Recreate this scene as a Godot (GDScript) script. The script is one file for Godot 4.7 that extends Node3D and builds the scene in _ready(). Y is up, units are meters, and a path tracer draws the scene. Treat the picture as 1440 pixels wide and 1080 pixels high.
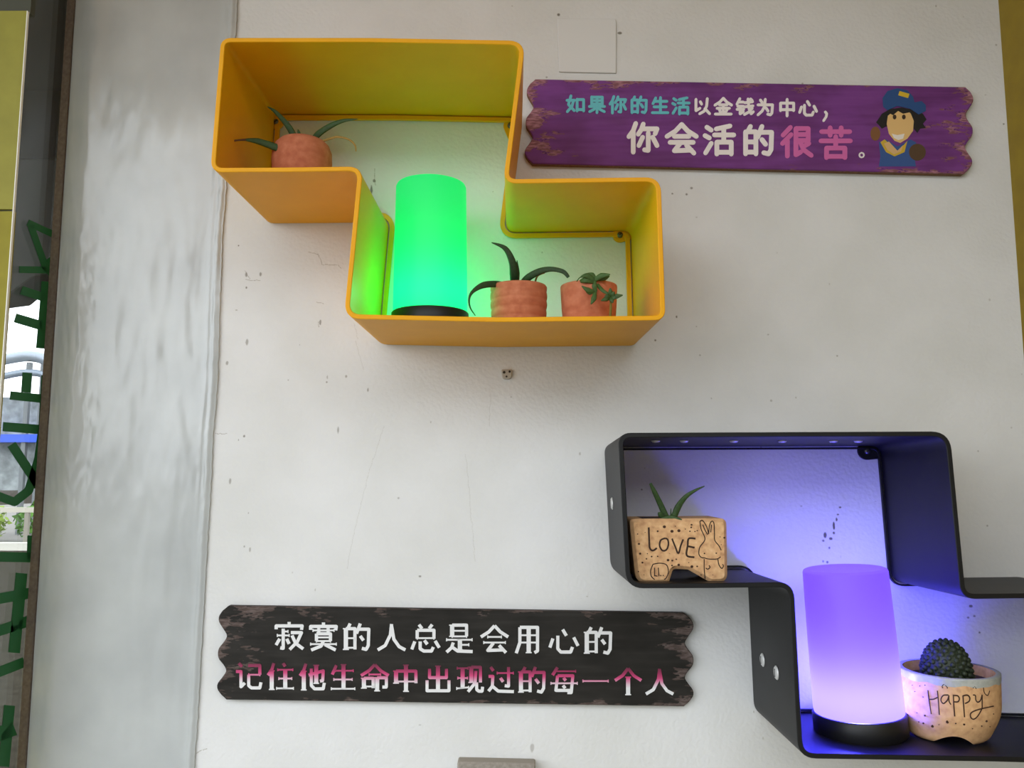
extends Node3D

const FOCAL := 1150.0
const EYE := Vector3(0.0, 1.6, 1.15)
var lens_basis: Basis
var taken := {}
var noise := FastNoiseLite.new()

# ---------------------------------------------------------------- placing
# where a line of sight through a pixel of the 1440 x 1080 frame meets a plane of the place
func sight(px: float, py: float) -> Vector3:
	return lens_basis * Vector3((px - 720.0) / FOCAL, -(py - 540.0) / FOCAL, -1.0)

func at(px: float, py: float, z := 0.0) -> Vector3:
	var d := sight(px, py)
	return EYE + d * ((z - EYE.z) / d.z)

func at_x(px: float, py: float, x: float) -> Vector3:
	var d := sight(px, py)
	return EYE + d * ((x - EYE.x) / d.x)

# ---------------------------------------------------------------- nodes
func numbered(called: String) -> String:
	if not taken.has(called):
		taken[called] = 0
		return called
	taken[called] += 1
	return "%s_%03d" % [called, taken[called]]

func thing(called: String, label: String, category: String, where := Vector3.ZERO, group := "") -> Node3D:
	var o := Node3D.new()
	o.name = numbered(called)
	add_child(o)
	o.position = where
	tag(o, label, category, group)
	return o

func tag(o: Node, label: String, category: String, group := "") -> void:
	o.set_meta("label", label)
	o.set_meta("category", category)
	if group:
		o.set_meta("group", group)

func part(called: String, mesh: Mesh, m: Material, parent: Node) -> MeshInstance3D:
	var o := MeshInstance3D.new()
	o.name = called if parent != self else numbered(called)
	o.mesh = mesh
	if m:
		o.material_override = m
	parent.add_child(o, true)
	return o

func structure(called: String, mesh: Mesh, m: Material, label: String) -> MeshInstance3D:
	var o := part(called, mesh, m, self)
	o.set_meta("kind", "structure")
	o.set_meta("label", label)
	return o

# ---------------------------------------------------------------- meshes
func begin() -> SurfaceTool:
	var st := SurfaceTool.new()
	st.begin(Mesh.PRIMITIVE_TRIANGLES)
	return st

func tri(st: SurfaceTool, p: Array, n: Array, uv: Array = []) -> void:
	var order := [0, 1, 2]
	if (p[1] - p[0]).cross(p[2] - p[0]).dot(n[0] + n[1] + n[2]) > 0.0:
		order = [0, 2, 1]
	for k in order:
		st.set_normal(n[k])
		if uv:
			st.set_uv(uv[k])
		st.add_vertex(p[k])

func quad(st: SurfaceTool, p: Array, n: Array, uv: Array = []) -> void:
	tri(st, [p[0], p[1], p[2]], [n[0], n[1], n[2]], [uv[0], uv[1], uv[2]] if uv else [])
	tri(st, [p[0], p[2], p[3]], [n[0], n[2], n[3]], [uv[0], uv[2], uv[3]] if uv else [])

func flat_quad(st: SurfaceTool, a: Vector3, b: Vector3, c: Vector3, d: Vector3, out: Vector3) -> void:
	var n := (b - a).cross(c - a).normalized()
	if n.dot(out) < 0.0:
		n = -n
	quad(st, [a, b, c, d], [n, n, n, n])

func add_box(st: SurfaceTool, lo: Vector3, hi: Vector3) -> void:
	var v := func(x: int, y: int, z: int) -> Vector3:
		return Vector3(hi.x if x else lo.x, hi.y if y else lo.y, hi.z if z else lo.z)
	flat_quad(st, v.call(0, 0, 1), v.call(1, 0, 1), v.call(1, 1, 1), v.call(0, 1, 1), Vector3.BACK)
	flat_quad(st, v.call(0, 0, 0), v.call(1, 0, 0), v.call(1, 1, 0), v.call(0, 1, 0), Vector3.FORWARD)
	flat_quad(st, v.call(0, 0, 0), v.call(0, 0, 1), v.call(0, 1, 1), v.call(0, 1, 0), Vector3.LEFT)
	flat_quad(st, v.call(1, 0, 0), v.call(1, 0, 1), v.call(1, 1, 1), v.call(1, 1, 0), Vector3.RIGHT)
	flat_quad(st, v.call(0, 1, 0), v.call(1, 1, 0), v.call(1, 1, 1), v.call(0, 1, 1), Vector3.UP)
	flat_quad(st, v.call(0, 0, 0), v.call(1, 0, 0), v.call(1, 0, 1), v.call(0, 0, 1), Vector3.DOWN)

func box(lo: Vector3, hi: Vector3) -> Mesh:
	var st := begin()
	add_box(st, lo, hi)
	return st.commit()

# profile: radius and height from the bottom up, smooth; a repeated point makes a crease
func lathe(profile: Array, sides := 48, wobble := 0.0) -> Mesh:
	var st := begin()
	add_lathe(st, profile, sides, wobble)
	return st.commit()

func add_lathe(st: SurfaceTool, profile: Array, sides := 48, wobble := 0.0) -> void:
	var count := profile.size()
	var normals := []
	for k in count:
		var back: Vector2 = profile[k] - profile[k - 1] if k > 0 else Vector2.ZERO
		var fore: Vector2 = profile[k + 1] - profile[k] if k < count - 1 else Vector2.ZERO
		var run := (back.normalized() + fore.normalized()).normalized()
		normals.append(Vector2(run.y, -run.x))
	for k in count - 1:
		if profile[k].is_equal_approx(profile[k + 1]):
			continue
		for s in sides:
			var p := []
			var n := []
			var uv := []
			for c in [[k, s], [k, s + 1], [k + 1, s + 1], [k + 1, s]]:
				var a: float = TAU * c[1] / sides
				var r: float = profile[c[0]].x * (1.0 + wobble * sin(3.0 * a + 7.0 * profile[c[0]].y * 20.0))
				p.append(Vector3(r * sin(a), profile[c[0]].y, r * cos(a)))
				var m: Vector2 = normals[c[0]]
				n.append(Vector3(m.x * sin(a), m.y, m.x * cos(a)).normalized())
				uv.append(Vector2(float(c[1]) / sides, float(c[0]) / count))
			if p[0].is_equal_approx(p[1]):
				tri(st, [p[0], p[2], p[3]], [n[0], n[2], n[3]], [uv[0], uv[2], uv[3]])
			elif p[2].is_equal_approx(p[3]):
				tri(st, [p[0], p[1], p[2]], [n[0], n[1], n[2]], [uv[0], uv[1], uv[2]])
			else:
				quad(st, p, n, uv)

# a tube along a smoothed line; flat < 1 squeezes it along "thin"
func add_tube(st: SurfaceTool, raw: Array, radii: Array, flat := 1.0, thin := Vector3.BACK, sides := 8, steps := 6) -> void:
	var line := []
	var wide := []
	if raw.size() > 2 and steps > 1:
		for k in raw.size() - 1:
			var p0: Vector3 = raw[maxi(k - 1, 0)]
			var p3: Vector3 = raw[mini(k + 2, raw.size() - 1)]
			for s in steps:
				var t := float(s) / steps
				line.append(raw[k].cubic_interpolate(raw[k + 1], p0, p3, t))
				wide.append(lerpf(radii[mini(k, radii.size() - 1)], radii[mini(k + 1, radii.size() - 1)], t))
		line.append(raw[-1])
		wide.append(radii[-1])
	else:
		line = raw
		for k in raw.size():
			wide.append(radii[mini(k, radii.size() - 1)])
	var rings := []
	var outs := []
	for k in line.size():
		var run: Vector3 = (line[mini(k + 1, line.size() - 1)] - line[maxi(k - 1, 0)]).normalized()
		var side := run.cross(thin)
		if side.length() < 0.01:
			side = run.cross(Vector3.RIGHT)
		side = side.normalized()
		var deep := side.cross(run).normalized()
		var ring := []
		var out := []
		for s in sides:
			var a := TAU * s / sides
			ring.append(line[k] + (side * cos(a) + deep * sin(a) * flat) * wide[k])
			out.append((side * cos(a) * flat + deep * sin(a)).normalized())
		rings.append(ring)
		outs.append(out)
	for k in line.size() - 1:
		for s in sides:
			var e := (s + 1) % sides
			quad(st, [rings[k][s], rings[k][e], rings[k + 1][e], rings[k + 1][s]], [outs[k][s], outs[k][e], outs[k + 1][e], outs[k + 1][s]])
	for end in [0, line.size() - 1]:
		var run: Vector3 = (line[1] - line[0]).normalized() * -1.0 if end == 0 else (line[-1] - line[-2]).normalized()
		for s in range(1, sides - 1):
			tri(st, [rings[end][0], rings[end][s], rings[end][s + 1]], [run, run, run])

func tube(raw: Array, radii: Array, flat := 1.0, thin := Vector3.BACK, sides := 8, steps := 6) -> Mesh:
	var st := begin()
	add_tube(st, raw, radii, flat, thin, sides, steps)
	return st.commit()

# corners rounded by arcs
func rounded(corners: Array, radii: Array, steps := 7) -> PackedVector2Array:
	var out := PackedVector2Array()
	var count := corners.size()
	for k in count:
		var p: Vector2 = corners[k]
		var a: Vector2 = corners[(k + count - 1) % count] - p
		var b: Vector2 = corners[(k + 1) % count] - p
		var r: float = radii[k % radii.size()]
		if r <= 0.0:
			out.append(p)
			continue
		var half := absf(a.angle_to(b)) / 2.0
		var reach := minf(r / tan(half), minf(a.length(), b.length()) * 0.48)
		var p0 := p + a.normalized() * reach
		var p1 := p + b.normalized() * reach
		for s in steps + 1:
			var t := float(s) / steps
			out.append(p0.lerp(p, t).lerp(p.lerp(p1, t), t))
	return out

func loop_normals(loop: PackedVector2Array) -> Array:
	var area := 0.0
	var n := loop.size()
	for k in n:
		area += loop[k].cross(loop[(k + 1) % n])
	var turn := 1.0 if area > 0.0 else -1.0
	var out := []
	for k in n:
		var a := (loop[k] - loop[(k + n - 1) % n]).normalized()
		var b := (loop[(k + 1) % n] - loop[k]).normalized()
		var na := Vector2(a.y, -a.x) * turn
		var nb := Vector2(b.y, -b.x) * turn
		var m := (na + nb).normalized()
		out.append(m / maxf(m.dot(na), 0.5))
	return out

# a cross-section swept round a closed loop: section points are (outwards, backwards along "deep")
func swept(loop: PackedVector2Array, z: float, deep: Vector3, section: Array) -> Mesh:
	var st := begin()
	var outs := loop_normals(loop)
	var n := loop.size()
	var c := section.size()
	var middle := Vector2.ZERO
	for q in section:
		middle += q / c
	var unit := deep.normalized()
	for k in n:
		var e := (k + 1) % n
		for s in c:
			var s0: Vector2 = section[s]
			var s1: Vector2 = section[(s + 1) % c]
			var face := Vector2((s1 - s0).y, -(s1 - s0).x).normalized()
			if face.dot((s0 + s1) / 2.0 - middle) < 0.0:
				face = -face
			var p := []
			var nn := []
			for q in [[k, s0], [e, s0], [e, s1], [k, s1]]:
				var o: Vector2 = outs[q[0]]
				var flat_out := o.normalized()
				var xy: Vector2 = loop[q[0]] + o * q[1].x
				p.append(Vector3(xy.x, xy.y, z) + unit * q[1].y)
				nn.append((Vector3(flat_out.x, flat_out.y, 0) * face.x + unit * face.y).normalized())
			quad(st, p, nn)
	return st.commit()

# a flat outline with a front, a bevel, sides and a back; surface 0 is the front with uv, surface 1 the rest
func slab(outline: PackedVector2Array, z0: float, z1: float, bevel: float, front: Material, rest: Material) -> ArrayMesh:
	var outs := loop_normals(outline)
	var lo := outline[0]
	var hi := outline[0]
	for p in outline:
		lo = lo.min(p)
		hi = hi.max(p)
	var inner := PackedVector2Array()
	for k in outline.size():
		inner.append(outline[k] - outs[k] * bevel)
	var st := begin()
	st.set_material(front)
	fill(st, inner, z1, Vector3.BACK, lo, hi)
	var n := outline.size()
	for k in n:
		var e := (k + 1) % n
		var ok := Vector3(outs[k].x, outs[k].y, 0).normalized()
		var oe := Vector3(outs[e].x, outs[e].y, 0).normalized()
		var bk := (ok + Vector3.BACK).normalized()
		var be := (oe + Vector3.BACK).normalized()
		var p := [Vector3(inner[k].x, inner[k].y, z1), Vector3(inner[e].x, inner[e].y, z1), Vector3(outline[e].x, outline[e].y, z1 - bevel), Vector3(outline[k].x, outline[k].y, z1 - bevel)]
		var uv := []
		for q in p:
			uv.append(Vector2((q.x - lo.x) / (hi.x - lo.x), 1.0 - (q.y - lo.y) / (hi.y - lo.y)))
		quad(st, p, [bk, be, be, bk], uv)
	var mesh := st.commit()
	st = begin()
	st.set_material(rest)
	for k in n:
		var e := (k + 1) % n
		var ok := Vector3(outs[k].x, outs[k].y, 0).normalized()
		var oe := Vector3(outs[e].x, outs[e].y, 0).normalized()
		var z2 := Vector2.ZERO
		quad(st, [Vector3(outline[k].x, outline[k].y, z1 - bevel), Vector3(outline[e].x, outline[e].y, z1 - bevel), Vector3(outline[e].x, outline[e].y, z0), Vector3(outline[k].x, outline[k].y, z0)], [ok, oe, oe, ok], [z2, z2, z2, z2])
	fill(st, outline, z0, Vector3.FORWARD, lo, hi)
	st.commit(mesh)
	return mesh

func fill(st: SurfaceTool, outline: PackedVector2Array, z: float, out: Vector3, lo: Vector2, hi: Vector2) -> void:
	var index := Geometry2D.triangulate_polygon(outline)
	for k in range(0, index.size(), 3):
		var p := []
		var uv := []
		for j in 3:
			var q := outline[index[k + j]]
			p.append(Vector3(q.x, q.y, z))
			uv.append(Vector2((q.x - lo.x) / (hi.x - lo.x), 1.0 - (q.y - lo.y) / (hi.y - lo.y)))
		tri(st, p, [out, out, out], uv)

func flat2(points: Array, z := 0.0) -> Array:
	var out := []
	for p in points:
		var q := at(p[0], p[1], z)
		out.append(Vector2(q.x, q.y))
	return out

# ---------------------------------------------------------------- materials
func paint(color: Color, rough := 0.6, metal := 0.0, gloss := 0.5) -> StandardMaterial3D:
	var m := StandardMaterial3D.new()
	m.albedo_color = color
	m.roughness = rough
	m.metallic = metal
	m.metallic_specular = gloss
	return m

func ramp(stops: Array) -> Gradient:
	var g := Gradient.new()
	var offsets := PackedFloat32Array()
	var colors := PackedColorArray()
	for s in stops:
		offsets.append(s[0])
		colors.append(s[1])
	g.offsets = offsets
	g.colors = colors
	return g

func noise_texture(stops: Array, frequency: float, octaves := 4, number := 1, size := 512) -> NoiseTexture2D:
	var n := FastNoiseLite.new()
	n.seed = number
	n.frequency = frequency
	n.fractal_octaves = octaves
	var t := NoiseTexture2D.new()
	t.width = size
	t.height = size
	t.seamless = true
	t.noise = n
	t.color_ramp = ramp(stops)
	return t

func grained(stops: Array, frequency: float, scale: float, rough := 0.8, bump := 0.0, number := 1) -> StandardMaterial3D:
	var m := paint(Color.WHITE, rough)
	m.albedo_texture = noise_texture(stops, frequency, 5, number)
	m.uv1_triplanar = true
	m.uv1_scale = Vector3.ONE * scale
	if bump > 0.0:
		m.heightmap_enabled = true
		m.heightmap_texture = noise_texture([[0.0, Color.BLACK], [1.0, Color.WHITE]], frequency * 2.0, 5, number + 7)
		m.heightmap_scale = bump
	return m

# ---------------------------------------------------------------- lettering
# strokes of the characters on a field of 100 x 100, x to the right, y down
var glyphs := {}

func define_glyphs() -> void:
	var man := [[26, 2, 18, 26, 4, 46], [18, 30, 18, 98]]
	var roof := [[50, 0, 50, 12], [6, 26, 6, 14, 94, 14, 92, 28]]
	var peak := [[50, 2, 30, 24, 2, 42], [50, 2, 70, 24, 98, 42]]
	glyphs = {
		"ru": [[24, 2, 10, 52, 42, 88], [38, 28, 30, 62, 4, 94], [2, 28, 44, 28], [58, 22, 58, 90], [58, 24, 94, 24, 94, 90], [58, 82, 94, 82]],
		"guo": [[18, 6, 18, 50], [18, 8, 82, 8, 82, 50], [18, 28, 82, 28], [18, 48, 82, 48], [50, 8, 50, 98], [4, 62, 96, 62], [46, 64, 30, 80, 6, 92], [54, 64, 70, 80, 94, 92]],
		"ni": man + [[50, 4, 44, 22, 34, 38], [46, 20, 94, 20, 88, 36], [66, 34, 66, 92, 54, 90], [48, 48, 36, 76], [80, 48, 94, 76]],
		"de": [[24, 2, 16, 18], [8, 20, 8, 94], [8, 20, 42, 20, 42, 94], [8, 54, 42, 54], [8, 88, 42, 88], [62, 2, 48, 38], [56, 22, 94, 22, 92, 80, 84, 94, 68, 90], [62, 46, 74, 62]],
		"sheng": [[24, 6, 8, 40], [20, 26, 90, 26], [14, 58, 86, 58], [4, 92, 96, 92], [52, 4, 52, 92]],
		"huo": [[10, 8, 24, 18], [4, 36, 18, 44], [6, 94, 24, 62], [84, 4, 40, 14], [34, 34, 96, 34], [64, 12, 64, 58], [42, 58, 42, 98], [42, 58, 88, 58, 88, 98], [42, 92, 88, 92]],
		"yi": [[12, 10, 12, 76, 36, 62], [38, 24, 46, 38], [80, 6, 76, 50, 60, 80, 34, 94], [66, 64, 94, 94]],
		"jin": peak + [[28, 40, 72, 40], [14, 60, 86, 60], [50, 40, 50, 92], [28, 68, 34, 82], [72, 68, 64, 82], [4, 94, 96, 94]],
		"qian": [[20, 2, 4, 34], [14, 22, 40, 22], [8, 46, 40, 46], [4, 64, 42, 64], [22, 46, 22, 90, 40, 78], [48, 26, 92, 20], [46, 50, 94, 44], [66, 4, 72, 60, 84, 90, 96, 78], [90, 58, 70, 80, 46, 94], [80, 4, 90, 14]],
		"wei": [[18, 8, 28, 22], [4, 36, 88, 36, 84, 84, 76, 94, 60, 90], [46, 4, 42, 44, 28, 72, 4, 94], [50, 54, 62, 72]],
		"zhong": [[10, 24, 10, 68], [10, 24, 90, 24, 90, 68], [10, 62, 90, 62], [50, 2, 50, 98]],
		"xin": [[14, 44, 4, 76], [30, 34, 30, 80, 40, 92, 72, 92, 78, 74], [46, 12, 58, 34], [82, 40, 96, 70]],
		"comma": [[45, 15, 62, 30, 55, 55, 25, 88]],
		"hui": peak + [[26, 42, 74, 42], [12, 62, 88, 62], [46, 64, 26, 90, 82, 88], [66, 72, 90, 98]],
		"hen": [[30, 2, 6, 28], [32, 26, 4, 56], [20, 46, 20, 98], [48, 6, 48, 94, 64, 84], [48, 6, 88, 6, 88, 48], [48, 26, 88, 26], [48, 46, 88, 46], [90, 56, 72, 66], [60, 48, 74, 78, 98, 96]],
		"ku": [[4, 13, 96, 13], [32, 0, 32, 25], [68, 0, 68, 25], [2, 44, 98, 44], [50, 30, 50, 66], [20, 68, 20, 100], [20, 68, 80, 68, 80, 100], [20, 96, 80, 96]],
		"stop": [[20, 50, 28, 28, 50, 18, 72, 28, 80, 50], [80, 50, 72, 72, 50, 82, 28, 72, 20, 50]],
		"ji": roof + [[30, 24, 30, 48], [30, 34, 46, 34], [10, 48, 50, 48], [30, 48, 30, 94, 20, 92], [18, 60, 6, 82], [42, 60, 50, 78], [56, 38, 92, 38, 78, 70, 52, 98], [60, 48, 72, 76, 98, 96]],
		"mo": roof + [[14, 28, 86, 28], [34, 20, 34, 38], [66, 20, 66, 38], [26, 40, 26, 66], [26, 40, 74, 40, 74, 66], [26, 53, 74, 53], [26, 66, 74, 66], [6, 77, 94, 77], [50, 66, 42, 84, 8, 98], [54, 78, 92, 98]],
		"ren": [[50, 2, 46, 40, 28, 78, 2, 94], [50, 8, 58, 56, 76, 82, 98, 94]],
		"zong": [[28, 2, 38, 16], [72, 2, 62, 16], [22, 22, 22, 52], [22, 22, 78, 22, 78, 52], [22, 50, 78, 50], [14, 62, 4, 90], [32, 62, 32, 88, 44, 96, 70, 96, 76, 82], [46, 58, 56, 72], [82, 60, 96, 84]],
		"shi": [[24, 2, 24, 42], [24, 2, 76, 2, 76, 42], [24, 22, 76, 22], [24, 42, 76, 42], [4, 54, 96, 54], [52, 54, 52, 90], [52, 72, 84, 72], [28, 64, 22, 82, 4, 98], [24, 80, 44, 94, 98, 96]],
		"yong": [[18, 6, 18, 60, 4, 98], [18, 6, 86, 6, 86, 90, 74, 96], [18, 34, 86, 34], [18, 60, 86, 60], [52, 6, 52, 96]],
		"note": [[14, 4, 26, 16], [4, 34, 22, 34, 22, 90, 36, 76], [48, 12, 90, 12, 90, 46], [50, 46, 90, 46], [50, 46, 50, 86, 60, 94, 90, 94, 94, 74]],
		"zhu": man + [[60, 2, 68, 14], [40, 26, 96, 26], [44, 58, 92, 58], [36, 94, 98, 94], [68, 26, 68, 94]],
		"ta": man + [[36, 44, 90, 28, 88, 64, 78, 66], [64, 8, 64, 74], [46, 20, 46, 82, 58, 94, 90, 94, 94, 72]],
		"ming": peak + [[30, 38, 70, 38], [12, 52, 12, 88], [12, 52, 44, 52, 44, 88], [12, 82, 44, 82], [58, 50, 58, 98], [58, 50, 90, 50, 90, 84, 76, 84]],
		"chu": [[50, 4, 50, 92], [16, 14, 16, 46, 84, 46, 84, 14], [6, 56, 6, 94, 94, 94, 94, 56]],
		"xian": [[4, 10, 44, 10], [6, 46, 42, 46], [2, 84, 46, 80], [24, 10, 24, 82], [56, 6, 56, 62], [56, 6, 90, 6, 90, 62], [73, 20, 70, 64, 44, 96], [76, 62, 76, 88, 84, 94, 96, 94, 98, 78]],
		"guo_past": [[12, 4, 22, 18], [4, 38, 20, 38, 18, 74], [4, 92, 18, 74, 40, 92, 98, 94], [36, 26, 96, 26], [78, 4, 78, 74, 64, 72], [48, 44, 58, 58]],
		"mei": [[26, 2, 8, 30], [18, 16, 92, 16], [26, 32, 20, 86, 80, 86], [26, 32, 82, 32, 76, 94, 62, 94], [2, 60, 98, 60], [48, 40, 56, 50], [46, 68, 54, 78]],
		"one": [[2, 50, 98, 50]],
		"ge": [[50, 2, 30, 28, 2, 46], [50, 2, 70, 28, 98, 46], [50, 34, 50, 98]],
	}

# one character as thin raised lettering; the frame is x0, y0, x1, y1 in pixels of the photograph, laid on the plane z
func character(kind: String, frame: Array, z: float, width: float, serif: bool, m: Material, parent: Node, thick := 0.0007) -> void:
	var st := begin()
	var lift := 0.0
	for raw in glyphs[kind]:
		var line := PackedVector2Array()
		for k in range(0, raw.size(), 2):
			line.append(Vector2(lerpf(frame[0], frame[2], raw[k] / 100.0), lerpf(frame[1], frame[3], raw[k + 1] / 100.0)))
		var w := width
		if serif:
			var run := line[1] - line[0]
			var level := line.size() == 2 and absf(run.y) < 0.12 * absf(run.x)
			if level:
				w *= 0.48
				for q in [line[0], line[1]]:
					add_stroke(st, PackedVector2Array([q + Vector2(0, -width * 0.42), q + Vector2(0, width * 0.42)]), width * 0.3, z, thick + lift, frame, false)
			elif line.size() == 2 and absf(run.x) < 0.15 * absf(run.y) and run.length() > 12.0:
				w *= 1.2
				for q in [line[0], line[1]]:
					add_stroke(st, PackedVector2Array([q + Vector2(-width * 0.85, 0), q + Vector2(width * 0.85, 0)]), width * 0.32, z, thick + lift, frame, false)
			else:
				w *= 0.9
		lift += 0.000015
		add_stroke(st, line, w, z, thick + lift, frame, not serif)
	part("character", st.commit(), m, parent)

func add_stroke(st: SurfaceTool, line: PackedVector2Array, w: float, z: float, thick: float, frame: Array, soft: bool) -> void:
	for poly in Geometry2D.offset_polyline(line, w / 2.0, Geometry2D.JOIN_ROUND, Geometry2D.END_ROUND if soft else Geometry2D.END_BUTT):
		if Geometry2D.is_polygon_clockwise(poly):
			continue
		var spots := []
		var uv := []
		for p in poly:
			spots.append(at(p.x, p.y, z))
			uv.append(Vector2(0.5, clampf((p.y - frame[1]) / (frame[3] - frame[1]), 0.0, 1.0)))
		var up := Vector3(0, 0, thick)
		var index := Geometry2D.triangulate_polygon(poly)
		for k in range(0, index.size(), 3):
			tri(st, [spots[index[k]] + up, spots[index[k + 1]] + up, spots[index[k + 2]] + up], [Vector3.BACK, Vector3.BACK, Vector3.BACK], [uv[index[k]], uv[index[k + 1]], uv[index[k + 2]]])
		for k in poly.size():
			var e := (k + 1) % poly.size()
			var out: Vector3 = (spots[e] - spots[k]).cross(Vector3.BACK).normalized()
			var mid: Vector2 = (poly[k] + poly[e]) / 2.0 + Vector2(out.x, -out.y) * 0.05
			if Geometry2D.is_point_in_polygon(mid, poly):
				out = -out
			quad(st, [spots[k], spots[e], spots[e] + up, spots[k] + up], [out, out, out, out], [uv[k], uv[e], uv[e], uv[k]])

# a flat printed patch given by its outline in pixels
func printed(called: String, outline: Array, z: float, thick: float, m: Material, parent: Node) -> void:
	var loop := PackedVector2Array(flat2(outline, z))
	part(called, slab(loop, z - 0.0002, z + thick, 0.0001, m, m), null, parent)

func oval(cx: float, cy: float, rx: float, ry: float, turn := 0.0, n := 18) -> Array:
	var out := []
	for k in n:
		var v := Vector2(rx * cos(TAU * k / n), ry * sin(TAU * k / n)).rotated(turn)
		out.append([cx + v.x, cy + v.y])
	return out

# ================================================================ the scene
var wall_l: float
var wall_r: float

func _ready() -> void:
	noise.seed = 5
	# ---- camera
	var cam := Camera3D.new()
	cam.name = "camera"
	cam.position = EYE
	cam.rotation = Vector3(atan(131.0 / FOCAL), atan(10.0 / FOCAL), 0.0)
	cam.fov = rad_to_deg(2.0 * atan(540.0 / FOCAL))
	cam.near = 0.02
	cam.far = 400.0
	add_child(cam)
	cam.current = true
	lens_basis = Basis.from_euler(cam.rotation)
	# ---- sky and exposure: an overcast day
	var around := WorldEnvironment.new()
	around.name = "surroundings"
	var env := Environment.new()
	env.background_mode = Environment.BG_SKY
	var sky_m := ProceduralSkyMaterial.new()
	sky_m.sky_top_color = Color(0.83, 0.855, 0.88)
	sky_m.sky_horizon_color = Color(0.895, 0.915, 0.935)
	sky_m.ground_horizon_color = Color(0.45, 0.44, 0.42)
	sky_m.ground_bottom_color = Color(0.40, 0.39, 0.37)
	sky_m.sky_energy_multiplier = 1.93
	sky_m.ground_energy_multiplier = 1.0
	var sky := Sky.new()
	sky.sky_material = sky_m
	env.sky = sky
	env.tonemap_mode = Environment.TONE_MAPPER_LINEAR
	env.tonemap_exposure = 1.06
	env.sdfgi_enabled = true
	env.ssao_enabled = true
	env.ssil_enabled = true
	around.environment = env
	add_child(around)

	define_glyphs()
	build_setting()
	build_street()
	build_sheet()
	build_yellow_shelf()
	build_black_shelf()
	build_signs()
	build_green_lamp()
	build_purple_lamp()
	build_terracotta()
	build_love_pot()
	build_happy_pot()
	build_wall_bits()

# ---------------------------------------------------------------- walls, ground, canopy
func blot(im: Image, at_px: Vector2, r: Vector2, color: Color, strength: float, number: int) -> void:
	for y in range(int(at_px.y - r.y - 2), int(at_px.y + r.y + 3)):
		for x in range(int(at_px.x - r.x - 2), int(at_px.x + r.x + 3)):
			if x < 0 or y < 0 or x >= im.get_width() or y >= im.get_height():
				continue
			var d := Vector2((x - at_px.x) / r.x, (y - at_px.y) / r.y).length() + 0.5 * noise.get_noise_3d(x * 6.0, y * 6.0, number * 31.0)
			if d < 1.0:
				im.set_pixel(x, y, im.get_pixel(x, y).lerp(color, strength * minf(1.0, (1.0 - d) * 3.0)))

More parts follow.
